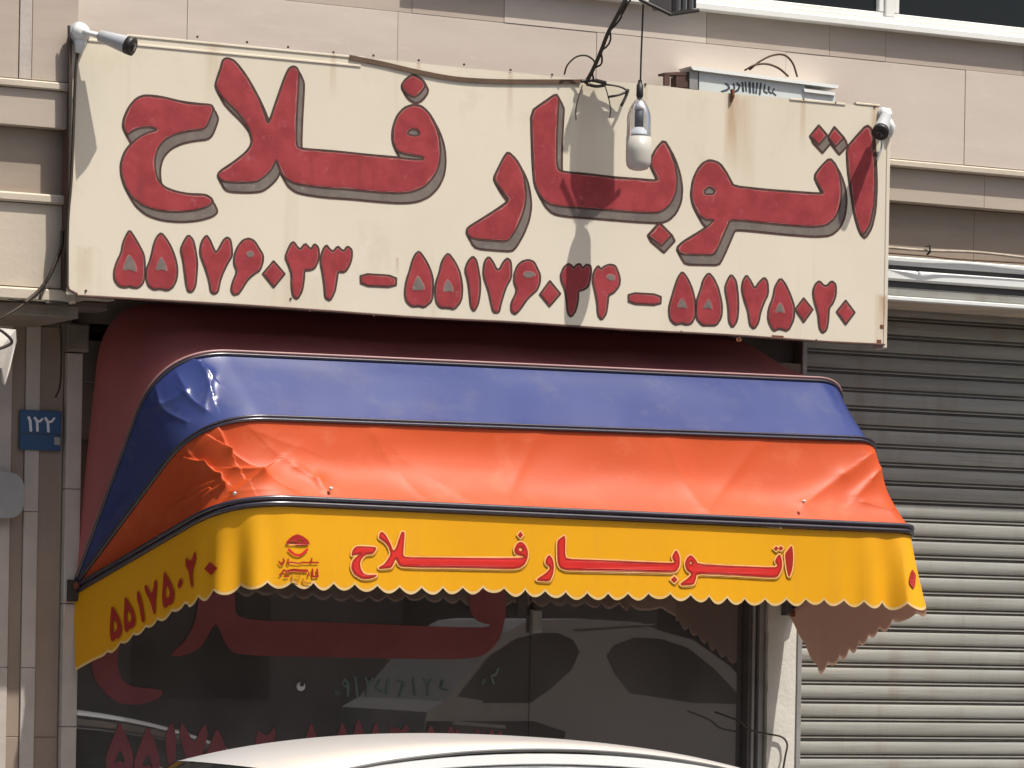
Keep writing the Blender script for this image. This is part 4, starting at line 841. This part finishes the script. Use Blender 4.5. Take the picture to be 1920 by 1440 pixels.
hb.add(lo + hi, [(0, 3, 2, 1), (4, 5, 6, 7), (0, 1, 5, 4), (1, 2, 6, 5), (2, 3, 7, 6), (3, 0, 4, 7)]); hb.build('housing', M_ALUD, fl)
for i in range(7):
    t = (i + .5) / 7; a = Vector(lo[1]).lerp(Vector(lo[2]), t) + Vector((0, -.003, .012))
    MB().add([a, a + Vector((.012, -.022, 0)), a + Vector((.016, -.018, 0)), a + Vector((.010, .002, 0)), a + Vector((0, 0, .27)), a + Vector((.012, -.022, .27)), a + Vector((.016, -.018, .27)), a + Vector((.010, .002, .27))],
             [(0, 3, 2, 1), (4, 5, 6, 7), (0, 1, 5, 4), (1, 2, 6, 5), (2, 3, 7, 6), (3, 0, 4, 7)]).build('cooling_fin', M_CCTVG if i % 2 else M_ALUD, fl)
MB().tube([Vector(lo[0]) + Vector((-.05, 0, .012)), Vector(lo[1]) + Vector((0, -.006, -.004)), Vector(lo[2]) + Vector((.03, 0, .004))], .009, 8).build('rim', M_BLACK, fl)
MB().tube(cr([P(1058, 140, -.745), P(1064, 122, -.76), P(1080, 107, -.77), P(1098, 104, -.78), P(1112, 112, -.79), P(1118, 124, -.80)]), .0045, 6).build('wire_loop', M_CABLE, fl)
jb = thing('tangled_wires', P(1130, 165, -.75), 'tangle of bare wires and two thin shadow lines on the sign top where the floodlight pole is fixed', 'wires')
for q, r_ in (([(1090, 152), (1110, 150), (1136, 156)], .010), ([(1100, 158), (1118, 162), (1134, 160)], .008), ([(1128, 158), (1150, 160), (1166, 164), (1178, 171)], .005), ([(1140, 182), (1160, 178), (1176, 172)], .0065), ([(1178, 168), (1173, 182), (1165, 198)], .008),
              ([(1134, 160), (1140, 180), (1145, 205), (1143, 220)], .003), ([(1092, 160), (1084, 185), (1080, 205), (1080, 225)], .003)):  # the two thinnest strands are drawn shadow lines, not wire
    MB().tube(cr([P(x, y, -.752 - .006 * i) for i, (x, y) in enumerate(q)], 4), r_, 6).build('wire', M_CABLE, jb)
hl = thing('hanging_bulb', P(1200, 160, -.99), 'large milky light bulb in a clear plastic bottle hanging before the sign', 'light bulb')
YB = -.99
MB().tube(cr([P(1206, 8, YB), P(1204, 60, YB), P(1202, 110, YB), P(1201, 150, YB)]), .0048, 6).build('cord', M_CABLE, hl)
tb = P(1200, 150, YB)
MB().lathe(tb, (0, 0, -1), [(0, .008), (.02, .012), (.022, .016), (.075, .017), (.085, .012)], 14).build('lamp_holder', M_BLACK, hl, True)
b0 = P(1199, 186, YB); z_ = lambda py: b0.z - P(1197, py, YB).z
MB().lathe(b0, (0, 0, -1), [(-.004, .012), (z_(192), .030), (z_(205), .048), (z_(220), .057), (z_(262), .058), (z_(268), .056)], 28).build('bottle', M_BOTTLE, hl, True)
MB().lathe(b0, (0, 0, -1), [(z_(190), .012), (z_(200), .024), (z_(205), .024)], 20).build('bulb_collar', M_WHITE, hl, True)
MB().lathe(b0, (0, 0, -1), [(z_(206), .021), (z_(238), .021)], 20).build('bulb_label', M_INK, hl, True)
MB().lathe(b0, (0, 0, -1), [(z_(239), .022), (z_(246), .040), (z_(252), .054), (z_(256), .058)], 28).build('bulb_neck', M_WHITE, hl, True)
MB().lathe(b0, (0, 0, -1), [(z_(257), .059), (z_(285), .060), (z_(303), .059), (z_(312), .054), (z_(317), .042), (z_(319.5), .022), (z_(320), .004)], 28).build('bulb_dome', M_BULB, hl, True)

# ------------------------------------------------------------------ tube-light ballast on the sign's top
bt = thing('light_fitting', P(1400, 160, -.66), 'pale metal light fitting with looped cables lying on top of the sign', 'light fitting')
YT = -.64
def quad_box(pxs, y0, y1, name, m_):
    f = [P(x, y, y0) for x, y in pxs]; b = [Vector((p.x, y1, p.z)) for p in f]
    return recalc(MB().add(f + b, [(0, 1, 2, 3), (7, 6, 5, 4), (0, 4, 5, 1), (1, 5, 6, 2), (2, 6, 7, 3), (3, 7, 4, 0)]).build(name, m_, bt))
quad_box([(1311, 133), (1510, 156), (1510, 200), (1311, 190)], YT, YT + .08, 'body', M_METALBOX)
quad_box([(1295, 124), (1573, 160), (1571, 166), (1300, 131)], YT - .02, YT + .10, 'cover', M_SHUTB)
quad_box([(1510, 167), (1566, 174), (1566, 200), (1510, 200)], YT, YT + .07, 'end_piece', M_METALBOX)
quad_box([(1507, 166), (1566, 173), (1566, 179), (1509, 172)], YT - .012, YT + .08, 'end_cover', M_SHUTB)
quad_box([(1293, 130), (1309, 132), (1308, 168), (1293, 166)], YT - .003, YT + .08, 'end_plate', M_ALU)
quad_box([(1246, 136), (1292, 134), (1292, 142), (1246, 140)], YT + .005, YT + .07, 'bracket', M_EDGE)
quad_box([(1246, 141), (1256, 141), (1256, 160), (1246, 160)], YT + .005, YT + .02, 'bracket', M_EDGE)
quad_box([(1268, 143), (1292, 143), (1292, 164), (1268, 164)], YT + .005, YT + .06, 'bracket', M_EDGE)
for q in (((1396, 132), (1415, 122), (1438, 120), (1460, 128), (1478, 143)), ((1405, 131), (1425, 115), (1448, 104), (1470, 103), (1486, 118), (1495, 144))):
    MB().tube(cr([P(x, y, YT - .01 - .02 * math.sin(i * .8)) for i, (x, y) in enumerate(q)]), .0055, 6).build('cable', M_WOOD, bt, True)
# printed scribble: crop (1230,80) scale 5.19
T1 = (1230, 80, 5.19)
ink = [[('s', [(680, 400), (700, 410), (715, 440), (690, 460), (640, 475)], 9)], [('s', [(755, 400), (765, 440), (750, 470)], 8), ('s', [(790, 395), (815, 420), (800, 460), (770, 475)], 10)],
       [('s', [(840, 390), (850, 470)], 10), ('s', [(870, 385), (880, 470)], 8)], [('s', [(910, 390), (915, 480)], 12)], [('s', [(945, 395), (950, 485)], 10)], [('s', [(985, 395), (975, 490)], 9)],
       [('s', [(1020, 400), (1010, 500)], 10)], [('s', [(1060, 410), (1050, 470), (1080, 490)], 8)], [('s', [(1100, 430), (1095, 470), (1120, 490)], 8)], [('s', [(1150, 450), (1130, 480), (1165, 510)], 7)]]
for it in ink:
    gg = Glyph(it, *T1, .5, 4); sheets('printed_text', [(gg.d, 0)], gg, lambda x, y, l_: P(x, y, YT - l_), M_INK, bt)

# ------------------------------------------------------------------ number plate, board, canvas corner, cables at the left
npl = thing('house_number_plate', P(76, 808, -.02), 'small blue enamel house number plate on the striped pillar', 'number plate')
a = P(38, 768, -.012); b = P(114, 846, -.012)
MB().box(a.x, b.x, -.014, .0, b.z, a.z, bev=.003).build('plate', M_PLATE, npl)
MB().box(a.x + .004, b.x - .004, -.0165, -.0145, P(76, 815, -.012).z, P(76, 812.5, -.012).z).build('plate_line', M_INK, npl)
N1 = (30, 760, 14.4)
for it in ([('s', [(345, 330), (385, 430), (400, 680)], 38)], [('s', [(510, 340), (570, 430), (580, 680)], 36), ('s', [(575, 430), (650, 430), (710, 370)], 30)], [('s', [(800, 350), (860, 450), (875, 700)], 36), ('s', [(865, 455), (960, 440), (1030, 350)], 30)]):
    gg = Glyph(it, *N1, .4, 4); sheets('printed_digit', [(gg.d, 0)], gg, lambda x, y, l_: P(x, y, -.0150 - l_), M_WHITE, npl)
st2 = MB().box(P(102, 825, -.017).x, P(113, 825, -.017).x, -.0163, -.0143, P(106, 834, -.017).z, P(106, 820, -.017).z).build('faded_stamp', M_GREYB, npl)
rb_ = MB(); poly = []
x0, x1, z0, z1, rr = -.72, P(44, 930, -.06).x, P(20, 972, -.06).z, P(20, 886, -.06).z, .075
for cx_, cz_, a0 in ((x1 - rr, z1 - rr, 0), (x0 + rr, z1 - rr, 90), (x0 + rr, z0 + rr, 180), (x1 - rr, z0 + rr, 270)):
    for k_ in range(7):
        t = math.radians(a0 + k_ * 15); poly.append((cx_ + rr * math.cos(t), cz_ + rr * math.sin(t)))
rbo = recalc(rb_.prism(poly, -.075, -.045).build('rounded_board', M_GREYB)); tag(rbo, 'pale grey board with rounded corners on the pillar below the blue plate', 'board')
cf = MB()
pts = [(-30, 612), (30, 618), (31, 640), (26, 660), (18, 695), (9, 722), (4, 716), (3, 690), (-30, 690)]
f_ = [P(x, y, -.80 - .02 * math.sin(i * 1.7)) for i, (x, y) in enumerate(pts)]; b_ = [p + Vector((0, .006, 0)) for p in f_]
n = len(f_); cf.add(f_ + b_, [tuple(range(n)), tuple(range(2 * n - 1, n - 1, -1))] + [(i, i + n, (i + 1) % n + n, (i + 1) % n) for i in range(n)])
tag(recalc(cf.build('canvas_flap', M_FLAP)), 'sunlit pointed corner of white canvas hanging at the left edge of the picture', 'canvas')
def cable(label, runs, m_=M_CABLE, name='loose_cable', grp='cables on the left of the facade'):
    c = thing(name, P(*runs[0][0][0], runs[0][1]), label, 'cable', grp)
    for q, Y, r_ in runs: MB().tube(cr([P(x, y, Y - .01 * math.sin(i * 1.3)) for i, (x, y) in enumerate(q)]), r_, 6).build('strand', m_, c, True)
cable('forked black cable hanging off the lower left corner of the sign', [([(117, 433), (115, 462), (104, 492), (88, 525), (70, 548), (46, 568)], -.67, .009), ([(84, 532), (78, 550), (74, 562)], -.67, .006), ([(112, 470), (95, 512), (86, 530)], -.69, .007)])
cable('thin pair of cables drooping along the ledge left of the sign', [([(-20, 546), (20, 553), (50, 562), (90, 566), (125, 570)], -.64, .006), ([(-20, 552), (15, 560), (48, 565), (92, 569)], -.64, .004), ([(84, 568), (104, 569), (128, 571)], -.65, .009)])
cable('thin wire dropping from the ledge down the striped pillar', [([(86, 572), (100, 585), (108, 605), (114, 625), (115, 680), (112, 725), (104, 745)], -.10, .005)])
cable('crossed wires in front of the white canvas corner', [([(-20, 610), (5, 622), (22, 642), (-8, 656), (-30, 662)], -.86, .007)])
cable('brown cable crossing the ledge at the left edge', [([(-10, 602), (10, 592), (30, 580), (50, 566)], -.65, .005)])
cable('black cable bending down in front of the white door jamb', [([(1340, 1335), (1385, 1352), (1405, 1368), (1440, 1376), (1466, 1382), (1476, 1396), (1472, 1420), (1464, 1470)], -.04, .0055)], name='door_cable', grp=None)

# ------------------------------------------------------------------ cars
def wheel(root, x, y, s, r=.31):
    w_ = MB().lathe((x, y, r), (0, s, 0), [(-.10, r - .03), (-.09, r), (.08, r), (.10, r - .04)], 28).build('wheel', M_TYRE, root, True)
    rm = MB().lathe((x, y, r), (0, s, 0), [(0, r * .62), (.085, r * .62), (.102, r * .5), (.095, .05), (.11, .02)], 20).build('rim', M_RIM, None, True); rm.parent = w_; rm.matrix_parent_inverse = Matrix.Translation(-root.location)
def car(root, cx_, cy_, hw, zr, lo_st, roof, base, paint, belt, a_curv):
    """lo_st: (x offset, bonnet height); roof: (x0, x1) ; base: (x0, x1) of the glasshouse on the belt"""
    st = lo_st; mb = MB(); n = 0; secs = []
    for x, z, wf in st:
        w_ = hw * wf; secs.append([(x + cx_, cy_ - w_ * .93, .22), (x + cx_, cy_ - w_, .42), (x + cx_, cy_ - w_ * .995, belt * .78), (x + cx_, cy_ - w_ * .94, z - .03), (x + cx_, cy_ - w_ * .80, z), (x + cx_, cy_, z + .02),
                                   (x + cx_, cy_ + w_ * .80, z), (x + cx_, cy_ + w_ * .94, z - .03), (x + cx_, cy_ + w_ * .995, belt * .78), (x + cx_, cy_ + w_, .42), (x + cx_, cy_ + w_ * .93, .22)])
    m_ = len(secs[0]); mb.add([p for s_ in secs for p in s_], [(i * m_ + k_, i * m_ + (k_ + 1) % m_, (i + 1) * m_ + (k_ + 1) % m_, (i + 1) * m_ + k_) for i in range(len(secs) - 1) for k_ in range(m_)] + [tuple(range(m_ - 1, -1, -1)), tuple((len(secs) - 1) * m_ + k_ for k_ in range(m_))])
    recalc(mb.build('body', paint, root, True))
    zf = lambda x: zr - a_curv * (x ** 2) - .012 * x ** 4
    def edge(x, yy):   # roof height at distance yy (0..1) from the middle
        return zf(x) - .016 * yy ** 2 - .026 * yy ** 8
    rm_ = MB(); NXR, NYR = 40, 24; he = hw * .80
    for i in range(NXR + 1):
        for j in range(NYR + 1):
            yy = -1 + 2 * j / NYR; xx = roof[0] + (roof[1] - roof[0]) * i / NXR; bow_ = .10 * yy * yy * (1 - abs(2 * i / NXR - 1))
            sh_ = (1 if i < NXR / 2 else -1) * .10 * yy * yy * abs(2 * i / NXR - 1)
            rm_.v.append((cx_ + xx + sh_, cy_ + yy * he, edge(xx, abs(yy))))
    rm_.f = [[i * (NYR + 1) + j, (i + 1) * (NYR + 1) + j, (i + 1) * (NYR + 1) + j + 1, i * (NYR + 1) + j + 1] for i in range(NXR) for j in range(NYR)]; rm_.mi = [0] * len(rm_.f)
    rf = recalc(rm_.build('roof', paint, root, True))
    for sgn in (-1, 1):
        gut = [(cx_ + roof[0] + .1 + (roof[1] - roof[0] - .2) * i / 30, cy_ + sgn * (he + .004), edge(roof[0] + (roof[1] - roof[0]) * i / 30, 1) + .002) for i in range(31)]
        MB().tube(gut, .007, 6).build('gutter', M_SEAM, root, True)
        yb, yt = cy_ + sgn * hw * .95, cy_ + sgn * (he + .008)
        # door frames (painted) and panes
        tp = lambda x: edge(x, 1) - .012
        xs_ = [base[0] + .12, roof[0] + .25, (roof[0] + roof[1]) / 2, roof[1] - .2, base[1] - .1]
        fr = MB(); ring = [(base[0], belt)] + [(roof[0] + .04 + (roof[1] - roof[0] - .08) * i / 20, tp(roof[0] + (roof[1] - roof[0]) * i / 20)) for i in range(21)] + [(base[1], belt)]
        yy_ = lambda z: yb + (yt - yb) * (z - belt) / (zr - belt)
        pts_ = [(cx_ + x, yy_(z), z) for x, z in ring]; ins = [(cx_ + x, yy_(z) - sgn * .03, z) for x, z in ring]; n_ = len(ring)
        recalc(fr.add(pts_ + ins, [tuple(range(n_)), tuple(range(2 * n_ - 1, n_ - 1, -1))] + [(i, i + n_, (i + 1) % n_ + n_, (i + 1) % n_) for i in range(n_)]).build('door_frame', paint, root))
        def pane_(x0_, x1_, x0t, x1t):
            q = [(x0_, belt + .03)] + [(x0t + (x1t - x0t) * i / 8, tp(x0t + (x1t - x0t) * i / 8) - .055) for i in range(9)] + [(x1_, belt + .03)]
            pv_ = [(cx_ + x, yy_(z) + sgn * .006, z) for x, z in q]; pi_ = [(cx_ + x, yy_(z) + sgn * .001, z) for x, z in q]; nn_ = len(q)
            recalc(MB().add(pv_ + pi_, [tuple(range(nn_)), tuple(range(2 * nn_ - 1, nn_ - 1, -1))] + [(i, i + nn_, (i + 1) % nn_ + nn_, (i + 1) % nn_) for i in range(nn_)]).build('side_window', M_CGLASS, root))
            MB().tube([(p[0], p[1] + sgn * .003, p[2]) for p in pv_] + [(pv_[0][0], pv_[0][1] + sgn * .003, pv_[0][2])], .005, 5).build('window_seal', M_SEAM, root)
        mid = (roof[0] + roof[1]) / 2 - .05
        pane_(base[0] + .2, mid - .04, roof[0] + .16, mid - .04); pane_(mid + .04, base[1] - .35, mid + .04, roof[1] - .22)
        for x_ in (base[0] + .9, mid, base[1] - .35): MB().tube([(cx_ + x_, cy_ + sgn * hw * .99, .35), (cx_ + x_, cy_ + sgn * (hw * .96 + .004), belt)], .003, 5).build('door_seam', M_SEAM, root)
        # door seam just under the roof edge
        MB().tube([(cx_ + x, yy_(tp(x) - .040) + sgn * .003, tp(x) - .040) for x in [roof[0] + .12 + (roof[1] - roof[0] - .35) * i / 20 for i in range(21)]], .0035, 5).build('door_seam', M_SEAM, root)
    for (xt, xbb) in ((roof[0], base[0] - .02), (roof[1], base[1] + .02)):
        top = [(cx_ + xt + (1 if xt < 0 else -1) * (.10 * yy * yy - .02), cy_ + yy * he, edge(xt, abs(yy)) - .004) for yy in [-1 + i / 6 for i in range(13)]]
        bot = [(cx_ + xbb + (1 if xt < 0 else -1) * .12 * yy * yy, cy_ + yy * hw * .92, belt) for yy in [-1 + i / 6 for i in range(13)]]
        recalc(MB().add(top + bot + [(p[0], p[1], p[2] - .01) for p in top] + [(p[0], p[1], p[2] - .01) for p in bot], [(i, i + 1, i + 14, i + 13) for i in range(12)] + [(i + 26, i + 39, i + 40, i + 27) for i in range(12)]).build('windscreen' if xt < 0 else 'rear_window', M_CGLASS, root, True))
    for x in (st[0][0] + .8, st[-1][0] - .85):
        for sgn in (-1, 1): wheel(root, cx_ + x, cy_ + sgn * (hw - .1), sgn)
    for sgn in (-1, 1):
        MB().box(cx_ + st[0][0] - .01, cx_ + st[0][0] + .05, cy_ + sgn * hw * .62 - .15, cy_ + sgn * hw * .62 + .15, .58, .70).build('headlight', M_WHITE, root)
        MB().box(cx_ + st[-1][0] - .04, cx_ + st[-1][0] + .012, cy_ + sgn * hw * .68 - .13, cy_ + sgn * hw * .68 + .13, .68, .80).build('tail_light', M_VRED, root)
wc = thing('parked_car', (.56, -3.0, 0), 'white sedan parked along the kerb, its roof at the bottom of the picture', 'car')
car(wc, .56, -3.0, .84, 1.402, [(-2.15, .62, .86), (-2.0, .72, .95), (-1.2, .86, 1), (-.95, .90, 1), (1.6, .93, 1), (1.9, .96, 1), (2.25, .95, .97), (2.35, .8, .9)], (-1.08, 1.42), (-1.62, 2.0), M_CARW, .92, .085)

sv = thing('parked_van', (5.4, -3.1, 0), 'silver van parked further along the kerb, mirrored dimly in the shop glass', 'van')
CXV, YV, ZB = 5.3, -3.6, 1.32                          # its side faces the shop; drawn from its mirror image in the glass
def mir(px, py, d=0):                                  # mirror image at +|YV| behind the pane
    Ym = 2 * GY - YV; p = P(px, py, Ym); return Vector((p.x, YV + d, p.z))
side = [(835, 1315), (905, 1232), (955, 1182), (990, 1163), (1090, 1160), (1200, 1167), (1235, 1182), (1300, 1200), (1370, 1250), (1440, 1330), (1480, 1400), (1500, 1700), (760, 1700), (790, 1400), (800, 1335)]
fr_ = [mir(x, y) for x, y in side]; n = len(fr_); bk_ = [Vector((p.x + (.12 if i_ < 4 or i_ > 12 else -.12), YV - 1.5, p.z)) for i_, p in enumerate(fr_)]
vb = MB(); vb.add(fr_ + bk_, [tuple(range(n)), tuple(range(2 * n - 1, n - 1, -1))]); vb.f += [[i, i + n, (i + 1) % n + n, (i + 1) % n] for i in range(n)]; vb.mi += [1 if i in (0, 1, 2, 3, n - 1, n - 2, n - 3, n - 4) else 0 for i in range(n)]
recalc(vb.build('body', [M_CARG, M_SEAM], sv))
for poly_ in ([(852, 1312), (915, 1232), (965, 1198), (1010, 1187), (1045, 1187), (1075, 1200), (1086, 1222), (1072, 1255), (1032, 1292), (994, 1318), (880, 1318)],
              [(1150, 1210), (1190, 1195), (1240, 1198), (1290, 1215), (1340, 1255), (1400, 1320), (1300, 1318), (1180, 1300), (1150, 1260), (1137, 1230)],
              [(800, 1352), (1000, 1352), (1060, 1372), (1050, 1440), (780, 1440)]):
    q = [mir(x, y, .004) for x, y in poly_]; n = len(q)
    recalc(MB().add(q + [p + Vector((0, -.003, 0)) for p in q], [tuple(range(n)), tuple(range(2 * n - 1, n - 1, -1))] + [(i, i + n, (i + 1) % n + n, (i + 1) % n) for i in range(n)]).build('side_window', M_CGLASS, sv))
for q4 in ([(838, 1318), (858, 1306), (905, 1314), (898, 1342), (826, 1342)], [(915, 1322), (928, 1318), (984, 1322), (984, 1346), (912, 1345)], [(850, 1352), (945, 1360), (948, 1366), (848, 1358)]):
    q = [mir(x, y, .009) for x, y in q4]; n = len(q)
    recalc(MB().add(q + [p + Vector((0, -.003, 0)) for p in q], [tuple(range(n)), tuple(range(2 * n - 1, n - 1, -1))] + [(i, i + n, (i + 1) % n + n, (i + 1) % n) for i in range(n)]).build('trim_panel', M_CARG, sv))
MB().tube([mir(1075, 1182, .005), mir(1140, 1178, .005), mir(1225, 1172, .005)], .006, 5).build('gutter', M_SEAM, sv)
MB().tube([mir(1062, 1405, .01), mir(1110, 1425, .01), mir(1160, 1438, .01)], .012, 6).build('trim_strip', M_SHUTB, sv)
for px in (700, 1350):
    p = mir(px, 1640); wheel(sv, p.x, YV - .12, 1, .33)

# ------------------------------------------------------------------ across the street (seen only mirrored in the glass and vinyl)
ob = thing('far_building', (4, -30, 0), 'brown brick building across the street, mirrored in the glass', 'building')
MB().box(-30, 45, -36, -30, 0, 7).build('wall', M_FAR, ob)
for i in range(18):
    for zf_ in (1.0, 4.2):
        MB().box(-28 + i * 4, -26 + i * 4, -29.995, -29.96, zf_, zf_ + 1.6).build('window', M_CGLASS, ob)
MB().box(-30, 45, -30.3, -29.7, 7.002, 7.3).build('parapet', M_CONC, ob)
